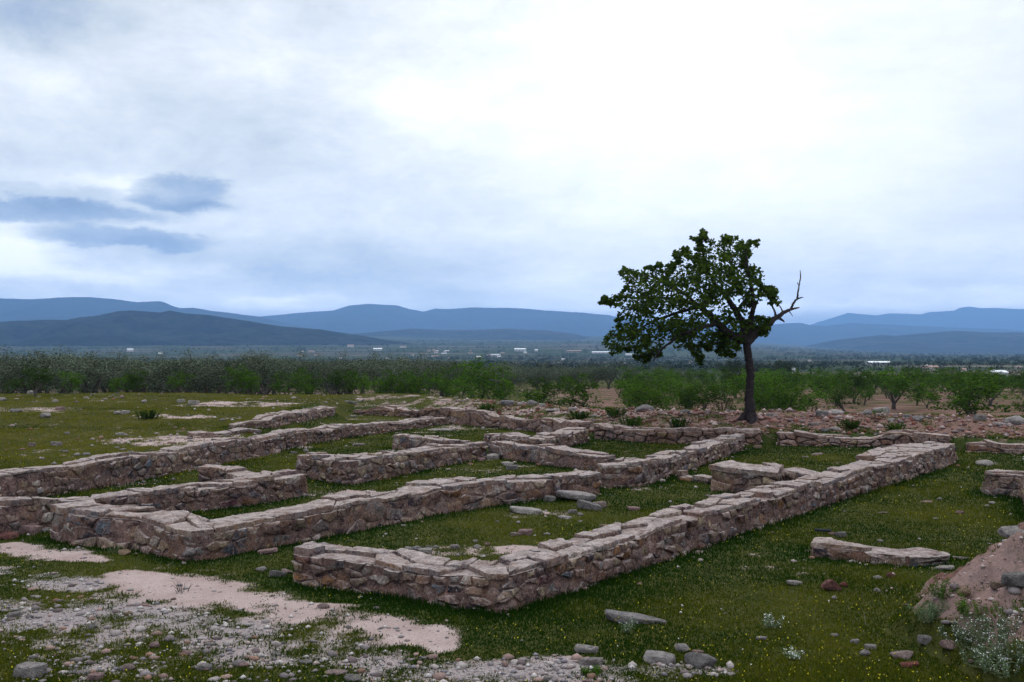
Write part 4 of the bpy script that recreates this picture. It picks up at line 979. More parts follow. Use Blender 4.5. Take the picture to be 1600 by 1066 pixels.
# --- the lone tree
TX, TY = G(1164, 656); S = TY / F
def tp(zx, zy, dy=0.0):     # photo detail (900..1300 x 340..680, scale 3.135) -> a point at the tree's distance
    px = 900 + zx / 3.135; py = 340 + zy / 3.135; a, b = ray(px, py); y = TY + dy; return np.array([a * TY, y, CAMZ + b * TY])
def lone_tree():
    rg = np.random.default_rng(3); tz = float(T(TX, TY)); root = empty('broadleaf_tree', (TX, TY, tz))
    tag(root, 'lone dark leafy tree with a leaning one-sided crown standing on the earth bank', 'tree')
    off = (TX, TY, tz); K = 1 / 3.135 * S
    tr = MB()
    def limb(pts, rads, sides=9, seed=0):
        P = np.array([tp(*p) for p in pts]); n = len(P); tt = np.linspace(0, n - 1, (n - 1) * 5 + 1); Q = np.c_[[np.interp(tt, range(n), P[:, k]) for k in range(3)]].T
        for _ in range(2): Q[1:-1] = (Q[:-2] + 2 * Q[1:-1] + Q[2:]) / 4
        r = np.interp(tt, range(n), rads) * K; Q[1:-1] += rg.normal(0, .10, (len(Q) - 2, 3)) * r[1:-1, None]
        tube(tr, Q, r * (1 + .03 * rg.normal(0, 1, len(r))), sides, cap=True); return Q
    limb([(852, 1010), (853, 965), (852, 930), (850, 860), (856, 800), (852, 740), (846, 690), (838, 640), (830, 590)], [46, 34, 24, 21, 20, 20, 19, 19, 21], 16)
    for q in ([(862, 975), (880, 992), (893, 1003)], [(840, 965), (800, 1000), (752, 1022), (705, 1034)], [(850, 970, -.15), (846, 1000, -.35), (838, 1012, -.5)]): limb(q, [26, 15, 7] if len(q) == 3 else [26, 17, 10, 4], 8)
    main = []
    for pts, rads in [([(826, 600), (780, 590, -.1), (730, 560, -.15), (690, 520, -.2), (660, 490, -.25), (600, 440, -.3), (500, 405, -.5), (380, 395, -.4), (300, 400, -.3)], [26, 25, 22, 19, 16, 12, 9, 6, 4]),
                      ([(830, 600), (826, 540), (800, 460, .3), (760, 390, .5), (700, 320, .6), (650, 230, .5), (628, 130, .4)], [24, 20, 16, 12, 9, 6, 3]),
                      ([(835, 590), (848, 510, -.2), (850, 430, -.5), (830, 330, -.7), (800, 230, -.8), (800, 160, -.8)], [18, 14, 10, 8, 5, 3]),
                      ([(790, 590), (720, 570, .3), (660, 570, .6), (630, 620, .8), (610, 690, .8)], [14, 11, 8, 5, 3]),
                      ([(690, 520, -.2), (600, 540, -.7), (500, 570, -.9), (400, 640, -.9), (360, 700, -.8)], [12, 9, 7, 5, 3]),
                      ([(600, 440, -.3), (480, 470, .3), (360, 520, .6), (240, 600, .7)], [9, 7, 5, 3]),
                      ([(730, 560), (640, 440, .8), (540, 340, 1.2), (430, 290, 1.2), (350, 260, 1)], [13, 10, 7, 5, 3]),
                      ([(800, 460, .3), (860, 380, .4), (880, 290, .3), (885, 240, .3)], [10, 7, 4, 3])]:
        main.append(limb(pts, rads, 8))
    poly = np.array([(118, 422), (135, 372), (175, 395), (200, 372), (240, 352), (218, 262), (235, 240), (268, 262), (300, 268), (345, 232), (395, 240), (415, 215), (430, 262), (452, 232), (492, 205), (482, 158), (540, 140), (560, 170), (596, 178),
                     (592, 128), (552, 92), (590, 98), (625, 52), (645, 115), (690, 118), (740, 85), (778, 98), (800, 120), (832, 130), (885, 106), (892, 122), (850, 175), (825, 225), (862, 240), (890, 222), (905, 260), (905, 330), (962, 335), (990, 395),
                     (985, 440), (930, 440), (880, 420), (850, 450), (868, 480), (915, 480), (948, 498), (935, 575), (895, 590), (850, 560), (800, 620), (790, 690), (740, 695), (700, 650), (650, 640), (625, 660), (610, 728), (588, 690), (560, 668),
                     (480, 650), (440, 625), (400, 690), (372, 672), (350, 712), (300, 705), (250, 660), (175, 672), (132, 612), (165, 560), (200, 520), (205, 455), (170, 430)], float)
    def inside(q):
        x, y = q; c = False
        for (x1, y1), (x2, y2) in zip(poly, np.roll(poly, -1, 0)):
            if (y1 > y) != (y2 > y) and x < (x2 - x1) * (y - y1) / (y2 - y1) + x1: c = not c
        return c
    def bd(q):
        a = poly; b = np.roll(poly, -1, 0); d = b - a; t = np.clip(((q - a) * d).sum(1) / (d * d).sum(1), 0, 1); return np.hypot(*(q - a - t[:, None] * d).T).min()
    holes = [(650, 545, 48, 16), (540, 280, 16, 20), (930, 300, 26, 40), (720, 420, 20, 14), (585, 460, 14, 12), (800, 300, 14, 18), (640, 360, 12, 12), (350, 510, 22, 12), (480, 430, 14, 10), (770, 250, 14, 10), (440, 610, 28, 22), (300, 360, 12, 16), (830, 440, 10, 24), (560, 610, 22, 14), (700, 190, 14, 10), (230, 440, 12, 10)]
    cl = []; tries = 0
    while len(cl) < 980 and tries < 40000:
        tries += 1; q = rg.uniform([118, 52], [992, 728])
        if not inside(q): continue
        b = bd(q)
        if b < 5 and rg.random() < .4: continue
        if any(((q[0] - h[0]) / h[2]) ** 2 + ((q[1] - h[1]) / h[3]) ** 2 < 1 for h in holes): continue
        if b > 22 and fbm(q[0] / 26, q[1] / 22, 5, 3) < -.12 and rg.random() < .93: continue
        th = min(b, 150) / 150; dy = rg.uniform(-1, 1) * 1.75 * th ** .6
        cl.append((tp(q[0], q[1], dy), min(.22, max(.10, b * K * 1.2)) * rg.uniform(.7, 1.2)))
    for qx, qy in [(845, 138), (862, 125), (880, 115), (870, 140), (845, 160), (828, 190), (818, 205), (885, 235), (875, 250), (890, 262), (625, 62), (612, 78), (625, 90), (600, 105), (565, 98), (575, 108), (610, 130), (740, 95), (755, 105), (770, 108),
                   (720, 112), (950, 345), (965, 360), (975, 372), (960, 385), (975, 410), (915, 350), (930, 360), (410, 222), (412, 240), (355, 245), (375, 248), (235, 255), (245, 268), (150, 385), (140, 400), (130, 418), (160, 412), (180, 422), (925, 498), (935, 505),
                   (900, 500), (890, 570), (915, 575), (930, 560), (760, 680), (775, 672), (605, 715), (598, 700), (605, 680), (355, 690), (330, 680), (300, 690), (500, 165), (520, 158), (535, 150), (660, 650), (690, 655), (720, 670)]:
        cl.append((tp(qx, qy, rg.uniform(-.4, .4)), .085))
    cen = np.array([c for c, _ in cl]); rad = np.array([r for _, r in cl])
    gm = grow(np.concatenate([m[6:] for m in main]), .05, list(cen), tip=.0042, jit=.12, exp=.5)
    tr.v += gm.v; tr.f += [tuple(i + tr.n for i in f) for f in gm.f]; tr.n += gm.n
    tr.build('trunk', MAT['bark'], root, 1.2, off)
    V, Fa, C = leaves(cen, rad, 17, .092, rg, flat=.32)
    # outward part of each clump is lighter foliage, hanging tips
    cr = mesh_np('crown', V - np.array(off), Fa, MAT['leaf_main'], C, None, root)
    tr = MB()
    for pts, rads in [([(838, 610), (862, 585), (900, 552), (950, 515), (985, 490), (1012, 468), (1048, 450), (1094, 441)], [24, 22, 19, 16, 12, 10, 7, 3]),
                      ([(1052, 452), (1062, 425), (1075, 405), (1092, 395), (1113, 390)], [7, 6, 5, 4, 2]), ([(1084, 398), (1088, 360), (1095, 320), (1101, 290), (1098, 258)], [5, 4, 3, 3, 1.5]),
                      ([(980, 492), (975, 462), (958, 430), (940, 375)], [7, 5, 4, 2]), ([(1016, 468), (1002, 440), (986, 415)], [5, 3, 2]), ([(990, 490), (1008, 500), (1022, 512)], [8, 6, 3]), ([(1042, 458), (1052, 470), (1062, 484)], [3, 2, 1.5]),
                      ([(1090, 330), (1084, 318)], [2.5, 1.5]), ([(870, 470), (900, 380), (905, 300), (915, 260)], [3, 3, 2, 1])]:
        limb(pts, rads, 7)
    tr.build('dead_branch', MAT['dead'], root, 1.2, off)['label'] = 'bare dead limb reaching out to the right'
lone_tree()

def proto_tree(kind, seed, h, wd, leafmat, bark):
    rg = np.random.default_rng(seed); root = empty(kind)
    nst = {'olive_tree': 3, 'almond_tree': 2, 'holm_oak': 1}[kind]; cen = []; n = {'olive_tree': 84, 'almond_tree': 46, 'holm_oak': 60}[kind]
    lob = [(rg.uniform(-.32, .32) * wd, rg.uniform(-.32, .32) * wd, h * rg.uniform(.45, .8), rg.uniform(.22, .36) * wd) for _ in range(7)]
    while len(cen) < n:
        l = lob[rg.integers(0, 7)]; d = rg.normal(0, 1, 3); d /= np.linalg.norm(d); p = np.array(l[:3]) + d * l[3] * rg.random() ** .4 * np.array([1, 1, .9 if kind != 'almond_tree' else 1.3])
        if p[2] < h * (.22 if kind != 'holm_oak' else .1) or p[2] > h * 1.02: continue
        cen.append(p)
    if kind == 'almond_tree':
        for _ in range(9): cen.append(np.array([rg.uniform(-.35, .35) * wd, rg.uniform(-.35, .35) * wd, h * rg.uniform(.85, 1.12)]))
    cen = np.array(cen); mb = MB(); th = h * .18; stems = []
    tube(mb, [(0, 0, -.15), (0.02, 0, th * .5), (0, .02, th)], [.14 * wd / 3, .11 * wd / 3, .10 * wd / 3], 7)
    pts = [np.array((0, 0, th * .8)), np.array((0, .01, th))]
    for k in range(nst + 1):
        a = rg.uniform(0, 6.28); e = np.array([math.cos(a) * wd * .18, math.sin(a) * wd * .18, h * .48]); tube(mb, [(0, 0, th * .8), e * .5 + (0, 0, th * .3), e], [.07 * wd / 3, .055 * wd / 3, .04 * wd / 3], 6); pts += [e * .6, e]
    gm = grow(pts, .05, list(cen[::2]), tip=.006, sides=4); mb.v += gm.v; mb.f += [tuple(i + mb.n for i in f) for f in gm.f]; mb.n += gm.n
    mb.build('trunk', bark, root, 1.2)
    per, size, flat = {'olive_tree': (46, .105, .17), 'almond_tree': (30, .12, .22), 'holm_oak': (40, .14, .3)}[kind]
    V, Fa, C = leaves(cen, wd * .125, per, size, rg, flat=flat, shape=4)
    # olive crowns: silvery tops, shade of the lower leaves put into the tone
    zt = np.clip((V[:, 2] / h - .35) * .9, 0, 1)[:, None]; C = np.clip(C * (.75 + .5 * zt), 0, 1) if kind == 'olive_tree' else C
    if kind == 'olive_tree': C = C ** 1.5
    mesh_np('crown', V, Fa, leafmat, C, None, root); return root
def copy_tree(o, par=None):
    c = o.copy(); COL.objects.link(c); c.parent = par
    for ch in list(o.children): copy_tree(ch, c)
    return c
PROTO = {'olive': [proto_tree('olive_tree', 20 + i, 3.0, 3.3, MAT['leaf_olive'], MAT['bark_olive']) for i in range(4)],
         'almond': [proto_tree('almond_tree', 40 + i, 2.2, 2.2, MAT['leaf_almond'], MAT['bark_olive']) for i in range(5)],
         'oak': [proto_tree('holm_oak', 60 + i, 4.0, 5.0, MAT['leaf_oak'], MAT['bark_olive']) for i in range(2)]}
used = set()
def plant(kind, x, y, sc, label, group, wide=1.0):
    p = random.choice(PROTO[kind])
    o = p if p.name not in used else copy_tree(p)
    used.add(p.name); o.location = (x, y, float(T(x, y))); o.rotation_euler = (0, 0, random.uniform(0, 6.28)); o.scale = (sc * wide, sc * wide, sc)
    return tag(o, label, 'tree', group)
random.seed(91)
def ground_h(y): return y
for y0 in np.arange(50, 132, 5.2):
    for x0 in np.arange(-75, 22, 3.7):
        x = x0 + random.gauss(0, .5); y = y0 + random.gauss(0, .5) + .0 * x; px = 800 + x / y * F
        lim = 560 + 7 * (y - 50) + random.uniform(-30, 60) if y < 90 else 840 + 5.2 * (y - 90) + random.uniform(-60, 60)
        if px < -90 or px > lim or (430 < px and y < 62): continue
        edge = px > 700
        top = .97 if px < 700 else .70
        lab = 'silvery olive tree in the front row of the grove on the left' if y < 53 else ('grey-green olive tree in the smaller far part of the grove' if edge else 'grey-green olive tree deep inside the left grove')
        plant('olive', x, y, top * random.uniform(.88, 1.1) + .003 * (y - 50), lab, 'olive trees of the grove', 1.3)
AL = [(55, 40.5, .9, 'bright green bush at the left end before the olive grove'), (105, 46, .9, 'bright green almond bush before the grove, second from the left edge'), (25, 46, .6, 'low yellow-green bush at the left edge'),
      (207, 47, 1.0, 'bright green almond bush before the grove above the rock heap'), (190, 46, .7, 'low almond bush left of the one above the rock heap'), (280, 45, .75, 'yellow-green bush behind the skyline hump'),
      (372, 46, 1.05, 'round bright green almond tree before the grove, left of the isolated low wall'), (392, 47, .9, 'almond bush right behind the round bright green one'),
      (455, 60, 1.25, 'slender almond tree before the gap in the grove'), (478, 62, 1.1, 'almond tree at the right of the gap in the grove'), (540, 46, .75, 'yellow-green almond bush above the dark slab on the crest'), (560, 47, .70, 'low almond bush right of the yellow-green one'),
      (595, 55, 1.1, 'dark green almond tree in the centre-left group'), (630, 55, 1.2, 'full almond tree in the middle of the centre-left group'), (655, 58, 1.2, 'almond tree at the right of the centre-left group'),
      (700, 52, 1.3, 'wide almond tree left of the tallest one'), (745, 52, 1.65, 'tallest bright almond tree, left of centre'), (775, 54, 1.2, 'almond tree leaning against the right of the tallest one'), (720, 47, .8, 'almond bush at the foot of the tallest tree'),
      (862, 44, 1.05, 'bright almond bush right behind the grey crest boulder'), (898, 46, 1.25, 'almond tree on a single stem left of the dark olive shadow'), (840, 47, .8, 'small almond bush left of the crest boulder bush'),
      (1012, 43, 1.15, 'bright almond bush on the crest left of the lone tree'), (1035, 40, .75, 'low almond bush nearest the wide crest boulder'), (995, 48, 1.1, 'almond tree behind the bright crest bush'), (1075, 50, .9, 'almond bush midway between crest bush and lone tree'), (1100, 52, 1.0, 'almond bush left of the lone tree trunk'), (1130, 50, .95, 'almond bush touching the left of the lone trunk'),
      (1205, 44, 1.15, 'bright almond tree just right of the lone trunk'), (1232, 42, 1.1, 'full almond bush second right of the lone trunk'), (1262, 45, 1.1, 'almond tree third right of the lone trunk'), (1195, 52, 1.2, 'almond tree behind the lone trunk')]
for px, d, s, lb in AL: plant('almond', (px - 800) / F * d, d, s * (.74 if px > 420 else .56), lb, 'almond trees in front of the grove', 1.25)
for y0 in np.arange(43, 150, 5.0):
    for x0 in np.arange(0, 100, 3.5):
        x = x0 + random.gauss(0, .8) + .12 * y0; y = y0 + random.gauss(0, .9); px = 800 + x / y * F
        if px > 1690 or px < 960 - 1.4 * (y - 44) or (y > 60 and px < 800 + (y - 60) * 1.5) or (px < 1290 and y < 48): continue
        if random.random() < .14: continue
        lab = 'young almond tree on bare red soil in the nearest rows right of the lone tree' if y < 75 else 'almond tree in the far rows of the orchard on the right'
        plant('almond', x, y, random.choice([.3, .42, .5, .62, .72, .9]) * random.uniform(.9, 1.1), lab, 'almond trees of the right orchard', random.uniform(1.3, 1.8))
for px, d, s, lb in [(862, 185, .8, 'dark round holm oak standing alone beyond the middle of the grove'), (1128, 170, .8, 'dark holm oak left in the clump behind the lone tree'), (1147, 172, .95, 'dark holm oak in the middle of the clump behind the lone tree'), (1163, 175, .9, 'dark holm oak hidden partly by the lone trunk'),
                     (1180, 178, .8, 'dark holm oak just right of the lone trunk in the distance'), (1218, 160, .9, 'dark round holm oak right of the lone tree, in the field'), (1228, 166, .9, 'second dark holm oak right of the lone tree'), (1046, 215, .7, 'small dark holm oak under the left side of the lone crown')]:
    plant('oak', (px - 800) / F * d, d, s, lb, 'dark holm oaks in the fields')

# distant woods and hedges on the plain
def woods():
    n = 24000; y = 230 * (4300 / 230) ** (rng.random(n) ** .62); x = (rng.random(n) * 2 - 1) * .62 * y
    f = fbm(x / 330 + 3, y / 70 + 2, 201, 4) * 1.1 + .25 * fbm(x / 30, y / 12, 202, 2); keep = (f > .10) | (rng.random(n) < .04); x, y = x[keep], y[keep]; n = len(x)
    r = 1.0 + 1.6 * rng.random(n) * np.clip(y / 900, .5, 2.2); k = 22; d = rng.normal(0, 1, (n, k, 3)); d /= np.linalg.norm(d, axis=2)[..., None]; c = d * r[:, None, None] * (rng.random((n, k, 1)) ** .4) * np.array([1.2, 1, .8])
    c[..., 2] += (r * .8)[:, None]; c += np.c_[x, y, T(x, y)][:, None]; s = r[:, None, None] * .17
    V = np.stack([c + rng.normal(0, 1, (n, k, 3)) * s for _ in range(3)], 2).reshape(-1, 3); tone = np.repeat(rng.random(n), k * 3)
    o = mesh_np('distant_trees', V, np.arange(len(V)).reshape(-1, 3), MAT['leaf_oak'], np.c_[tone, tone, tone]); tag(o, 'dark far-off trees and hedges spread over the plain', 'trees', kind='stuff')
woods()

# ------------------------------------------------------------------ plants near the camera
def herb(px, py, h, n, label, stem='stem', leafm='herb', white=0, spread=.12, xy=None, lean=.8, name='wild_plant', group=None, lsize=.018):
    x, y = xy or G(px, py); root = empty(name, (x, y, float(T(x, y)))); tag(root, label, 'plant', group); mb = MB(); tips = []; cs = []
    for k in range(n):
        a = random.uniform(0, 6.28); l = h * random.uniform(.55, 1); o = random.uniform(0, spread * .5); ln = random.uniform(.1, lean)
        p0 = np.array([math.cos(a) * o, math.sin(a) * o, -.02]); p2 = p0 + np.array([math.cos(a) * l * ln, math.sin(a) * l * ln, l]); p1 = (p0 + p2) / 2 + np.array([0, 0, l * .08]); tube(mb, [(0, 0, -.02), p0 + (0, 0, .004), p1, p2], [.003, .003, .0025, .0012], 4, cap=False); tips.append(p2)
        for f in np.linspace(.2, 1, 7): cs.append(p0 + (p2 - p0) * f + rng.normal(0, .006, 3))
    mb.build('stems', MAT[stem], root)
    if leafm:
        V, Fa, C = leaves(np.array(cs), .022, 7, lsize, np.random.default_rng(n), flat=.2, shape=4); mesh_np('foliage', V, Fa, MAT[leafm], C, None, root)
    if white:
        V, Fa, C = leaves(np.array(tips + cs[::3]), .02, white, .009, np.random.default_rng(n + 1), flat=.45, shape=4); mesh_np('blossom', V, Fa, MAT['white'], None, None, root)
random.seed(12)
GP = 'pale flowering weeds on the mound'
for px, py, h, n, lb in [(1560, 1012, .42, 30, 'tallest pale flowering weed at the right end of the bottom'), (1590, 1030, .36, 26, 'pale flowering weed cut by the right edge at the bottom'), (1540, 1040, .30, 26, 'bushy pale weed left of the tallest flowering one'),
                        (1500, 1000, .20, 20, 'shorter pale weed at the foot of the mound'), (1520, 1005, .24, 20, 'pale weed between the short one and the bushy one'), (1575, 1050, .30, 26, 'lowest pale weed near the bottom right corner'), (1545, 985, .25, 16, 'thin pale weed on bare earth of the mound')]:
    herb(px, py, h * .62, int(n * .8), lb, white=3, group=GP, spread=.34)
for px, py, h, n, lb in [(1530, 962, .14, 12, 'small yellow-green weed on the pink earth of the mound'), (1505, 955, .14, 12, 'small yellow-green weed left on the mound'), (1590, 965, .16, 12, 'yellow-green weed near the right edge on the mound'), (1470, 930, .14, 20, 'green tuft at the hollow of the mound')]:
    herb(px, py, h, n, lb, leafm='leaf_almond', group='green weeds on the mound', spread=.25)
herb(1455, 968, .17, 30, 'dry grey bush at the left edge of the mound', leafm='herb', spread=.15)
herb(1555, 975, .10, 14, 'dead brown sprig on the mound', leafm=None, stem='bark')
herb(178, 865, .13, 16, 'blue-green spiky plant at the foot of the second wall', leafm=None, stem='stem', lean=.9)
herb(503, 918, .14, 1, 'single pale dry stalk against the nearest wall', stem='twig', leafm=None, lean=.15); herb(548, 922, .18, 1, 'thin white leaning stalk before the nearest wall', stem='twig', leafm=None, lean=.8)
herb(982, 988, .13, 7, 'small pale weed in front of the pointed grey slab', white=2, spread=.05); herb(1207, 980, .14, 10, 'whitish sprig in the grass right of the pointed slab', white=6)
herb(1360, 975, .16, 1, 'dry leaning stalk in the dark grass hollow', stem='twig', leafm=None, lean=.7); herb(285, 925, .12, 14, 'dark dry sprig on the dirt track at left', leafm=None, stem='bark'); herb(870, 1045, .06, 22, 'tiny dark sprig on the dirt in the bottom centre', leafm=None, stem='bark', lean=.9)
herb(1237, 1030, .10, 10, 'white-flowered sprig near the bottom, left of the domed rock', white=8); herb(925, 1052, .07, 20, 'small green sprig on the bottom centre dirt', leafm='leaf_almond', lean=.9)
for i, (px, py) in enumerate([(230, 655), (905, 655), (985, 665), (1330, 670), (1400, 676), (1060, 668), (760, 642), (960, 650)]):
    herb(px, py, .28, 40, 'low green tuft growing on the slope of the earth bank' if i else 'low green tuft on the middle of the left field', leafm='leaf_almond', stem='bark_olive', spread=.5, group='tufts on the bank' if i else None, lsize=.045)
for px, py in [(420, 950), (600, 905 + 45), (700, 960), (640, 948), (560, 930), (740, 970), (760, 985), (500, 925)][:0]: pass

# ------------------------------------------------------------------ buildings of the plain
def box(mb, x0, x1, y0, y1, z0, z1): 
    v = [(x, y, z) for z in (z0, z1) for y in (y0, y1) for x in (x0, x1)]; mb.add(v, [(0, 2, 3, 1), (4, 5, 7, 6), (0, 1, 5, 4), (2, 6, 7, 3), (0, 4, 6, 2), (1, 3, 7, 5)])
def house(px, py, wpx, hpx, label, wall='render', roof='tile', kind='gable', group='buildings scattered over the plain', dist=None, name='farm_building', chimney=False, porch=False, cat='building'):
    if dist is None: x, y = G(px, py)
    else: x, y = (px - 800) / F * dist, dist
    s = y / F; wd = wpx * s; hh = hpx * s; z = float(T(x, y)); dp = min(wd * .6, 14); root = empty(name, (x, y, z)); tag(root, label, cat, group)
    root.rotation_euler = (0, 0, random.uniform(-.25, .25)); wh = hh * .68
    mb = MB(); box(mb, -wd / 2, wd / 2, 0, dp, -1, wh); mb.build('wall', MAT[wall], root)
    mb = MB(); e = .03 * wd; v = [(-wd / 2 - e, -e * 2, wh), (wd / 2 + e, -e * 2, wh), (wd / 2 + e, dp / 2, hh), (-wd / 2 - e, dp / 2, hh), (wd / 2 + e, dp + e * 2, wh), (-wd / 2 - e, dp + e * 2, wh)]
    v2 = [(a, b, c + .18) for a, b, c in v]; mb.add(v + v2, [(6, 7, 8, 9), (9, 8, 10, 11), (0, 3, 2, 1), (3, 5, 4, 2), (0, 1, 7, 6), (5, 11, 10, 4), (1, 2, 8, 7), (2, 4, 10, 8), (0, 6, 9, 3), (3, 9, 11, 5)])
    r = mb.build('roof', MAT[roof], root)
    if chimney: mb = MB(); box(mb, -wd * .3, -wd * .22, dp * .4, dp * .55, hh * .8, hh * 1.3); mb.build('chimney', MAT[wall], r)
    if porch: mb = MB(); box(mb, -wd * .32, wd * .38, -.06, .5, .0, wh * .62); mb.build('porch_opening', MAT['opening'], root)
    elif wpx > 12:
        nwin = 4 if wpx > 25 else 3
        for i in range(nwin): mb = MB(); cx_ = (-.5 + (i + .5) / nwin) * wd * .9; box(mb, cx_ - wd * .03, cx_ + wd * .03, -.05, .2, wh * .35, wh * .7); mb.build('window', MAT['opening'], root)
random.seed(5)
house(1376, 571, 34, 6, 'long white shed roof standing alone in the middle distance right of the tree', roof='sheet', name='long_shed')
house(1457, 580, 22, 8, 'low white house with a pointed top among the orchard rows', roof='tile', chimney=True, name='farmhouse')
house(1563, 589, 25, 9, 'white cottage with a dark porch and a chimney near the right edge', roof='sheet', chimney=True, porch=True, name='farmhouse')
house(1507, 583, 8, 7, 'tiny white hut between the two white houses on the right', name='hut'); house(1241, 584, 6, 8, 'tiny white hut just right of the lone tree', roof='sheet', name='hut')
BL = [(203, 549, 9, 4, 'small white house above the olive grove at the left'), (108, 537, 6, 2.5, 'tiny white house at the foot of the dark blue hill'), (250, 554, 6, 2.5, 'tiny white shed right of the small white house above the grove'),
      (222, 537, 12, 2.5, 'pale long building at the foot of the dark hill'), (590, 548, 13, 4, 'bright white house in the centre-left plain'), (775, 556, 14, 2.5, 'low white shed at the right of the village strip'), (812, 549, 17, 4.5, 'white hangar left of the dark trees in the middle'),
      (838, 549, 5, 3, 'small white house right of the white hangar'), (897, 551, 22, 3.5, 'long ochre shed left of the lone crown'), (940, 553, 28, 3.5, 'long white greenhouse beside the lone crown'), (985, 556, 14, 3, 'white shed seen under the lone crown'),
      (1077, 568, 6, 3.5, 'tiny bright cube house under the lone crown'), (1422, 548, 14, 3, 'pale farm on the low rise at the right'), (1265, 565, 5, 2.5, 'tiny pale hut in the plain right of the dead branch'), (548, 528, 10, 4, 'country house in dark trees on the centre-left slope'), (630, 533, 10, 3, 'pale house among trees on the centre slope'),
      (880, 563, 5, 2.5, 'tiny white hut left of the lone crown in the fields'), (975, 569, 5, 2.5, 'tiny pale hut under the left side of the crown'), (1592, 576, 10, 3, 'pale roof at the right edge of the plain'), (1550, 549, 12, 3, 'pale farm at the far right rise')]
for px, py, wv, hv_, lb in BL: house(px, py, wv, hv_, lb, wall='ochre' if 'ochre' in lb else 'render', roof='sheet' if 'white' in lb else 'tile', dist=2600 if py < 535 else None)
for i in range(24):
    px = random.choice([random.uniform(600, 810), random.gauss(770, 25), random.gauss(700, 22), random.gauss(470, 25)]); house(px, random.uniform(546, 549.5), random.uniform(3, 9), random.uniform(1.6, 2.8), 'house of the distant village strip in the plain' , wall=random.choice(['render', 'ochre', 'ochre']), roof=random.choice(['tile', 'tile', 'sheet']), dist=random.uniform(1500, 2100), group='houses of the distant village', name='village_house')

# ------------------------------------------------------------------ hills
def hill_mat(name, a, b, rock, amt):
    m = new_mat(name); nt = m.node_tree; mk, M, mix, noise, ramp, mr, L = nodes_of(nt); p = geo_pos(mk)
    c = mix(mr(noise(p, .011, 9, .75), .44, .58), a, b); mp = mk('ShaderNodeMapping'); L.new(p, mp.inputs[0]); mp.inputs['Scale'].default_value = (.0006, .0006, .02)
    c = mix(M('MULTIPLY', mr(noise(mp.outputs[0], 2, 8, .7), .54, .64), amt), c, rock); c = mix(M('MULTIPLY', mr(noise(p, .02, 6, .7), .5, .6), .5), c, a)
    surf(nt, c, noise(p, .006, 9, .7), 1.0, 110); return m
HM = {'dark': hill_mat('wooded_hill', (.003, .006, .008), (.026, .036, .028), (.05, .045, .035), .2), 'mid': hill_mat('scrub_hill', (.012, .018, .014), (.04, .045, .03), (.11, .09, .07), .4), 'far': hill_mat('far_mountain', (.012, .018, .016), (.03, .036, .028), (.08, .07, .06), .25)}
def ridge(name, pts, D, depth, mat, seed, gully=.18, base=-16):
    xs = np.arange(pts[0][0], pts[-1][0] + 1, 5.0); py = np.interp(xs, [p[0] for p in pts], [p[1] for p in pts]); py = py + .9 * fbm(xs / 26, xs * 0 + seed, seed, 4)
    X = (xs - 800) / F * D; Z = CAMZ + (HOR - py) / F * D; v = np.linspace(-1, 1, 61); VV, XX = np.meshgrid(v, X, indexing='ij'); ZZ = np.tile(Z, (61, 1))
    env = (1 - np.abs(VV) ** 1.25); yy = D + VV * depth; g = np.abs(fbm(XX / (depth * .34), yy / (depth * .8), seed + 5, 5)) * 2 - .3
    low = np.clip(np.abs(VV) * 2.4, 0, 1); h = (ZZ - base) * (env - gully * 1.6 * (g + .3) * low * env * 1.0); zz = base + np.clip(h, -2, None)
    n1, n2 = VV.shape; id_ = np.arange(n1 * n2).reshape(n1, n2); Fq_ = np.stack([id_[:-1, :-1], id_[:-1, 1:], id_[1:, 1:], id_[1:, :-1]], -1).reshape(-1, 4)
    o = mesh_np('hills', np.c_[XX.ravel(), yy.ravel(), zz.ravel()], Fq_, HM[mat], None, 9); o['kind'] = 'structure'
ridge('h1', [(-500, 478), (-200, 462), (0, 466), (50, 468), (90, 465), (140, 464.5), (170, 467), (215, 472), (250, 471), (258, 473), (268, 478), (280, 481), (300, 481), (340, 487), (400, 494), (460, 508), (560, 530), (640, 548)], 8200, 2000, 'far', 301, .22)
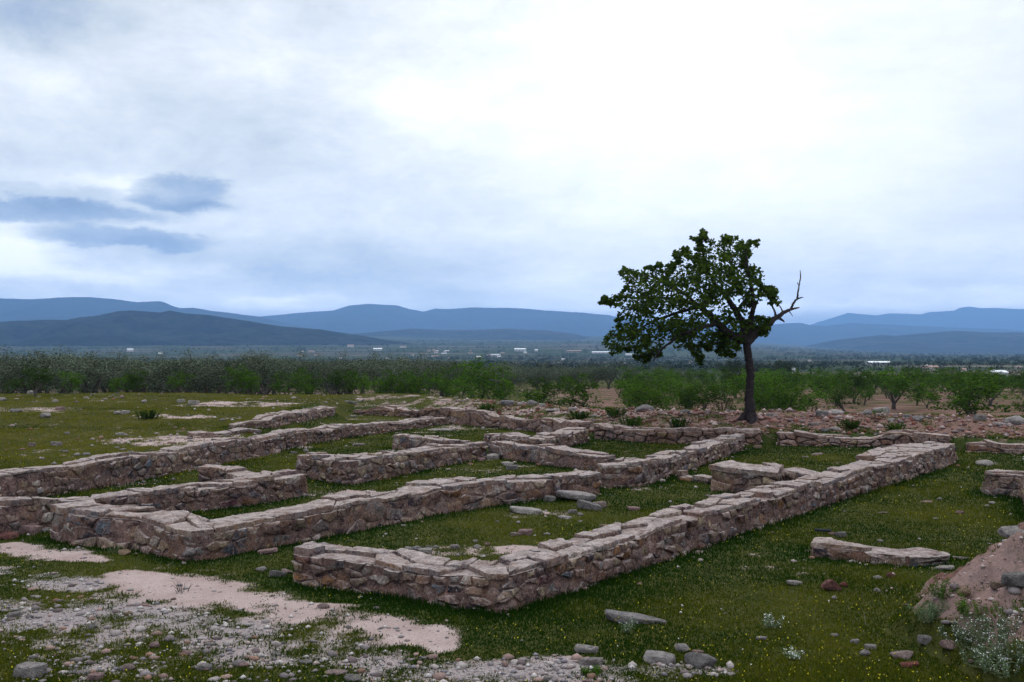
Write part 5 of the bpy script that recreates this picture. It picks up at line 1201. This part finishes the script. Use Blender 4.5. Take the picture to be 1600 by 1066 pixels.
ridge('h2', [(200, 545), (300, 512), (400, 495), (460, 490), (490, 487), (520, 485), (545, 478), (575, 475), (620, 477), (640, 483), (662, 487), (680, 482), (700, 483), (730, 481), (745, 480), (770, 481), (800, 481), (850, 485), (900, 488), (950, 492), (965, 495), (1010, 501), (1100, 506), (1200, 508), (1230, 505), (1250, 504), (1265, 508), (1290, 509), (1330, 505), (1400, 508), (1500, 512), (1600, 516), (1900, 520)], 10500, 2600, 'far', 302, .18)
ridge('h3', [(1180, 545), (1240, 516), (1265, 508), (1290, 500), (1325, 489), (1350, 491), (1370, 493), (1390, 490), (1440, 491), (1450, 488), (1490, 486), (1500, 481), (1515, 479), (1530, 481), (1600, 483), (1700, 485), (2000, 482)], 15500, 2600, 'far', 303, .15)
ridge('h4', [(-500, 512), (-50, 505), (0, 503), (60, 500), (105, 500), (125, 496), (150, 494), (185, 486), (205, 485), (235, 487), (250, 488), (265, 485), (290, 490), (330, 493), (400, 504), (440, 510), (500, 515), (560, 524), (640, 537), (700, 548)], 3300, 700, 'dark', 304, .34)
ridge('h5', [(380, 548), (470, 530), (560, 521), (640, 514), (700, 516), (800, 514), (850, 516), (900, 522), (950, 533), (1000, 540), (1080, 549)], 5600, 1200, 'mid', 305, .22)
ridge('h6', [(1180, 549), (1280, 541), (1310, 531), (1350, 526), (1380, 524), (1400, 525), (1450, 520), (1490, 517), (1540, 519), (1600, 520), (1700, 522), (2000, 519)], 5600, 1300, 'mid', 306, .3)

# ------------------------------------------------------------------ haze
mb = MB(); box(mb, -22000, 22000, -2000, 23500, -31, 660); hz = mb.build('haze', None); hz['kind'] = 'stuff'; hz['label'] = 'thin blue haze over the plain and hills'; hz['category'] = 'haze'
hm = bpy.data.materials.new('haze_air'); hm.use_nodes = True; hn = hm.node_tree; hn.nodes.clear()
pv = hn.nodes.new('ShaderNodeVolumePrincipled'); pv.inputs['Color'].default_value = (.26, .52, 1.0, 1); pv.inputs['Density'].default_value = 1.1e-4; pv.inputs['Anisotropy'].default_value = .25
ho = hn.nodes.new('ShaderNodeOutputMaterial'); hn.links.new(pv.outputs[0], ho.inputs['Volume']); hz.data.materials.append(hm)
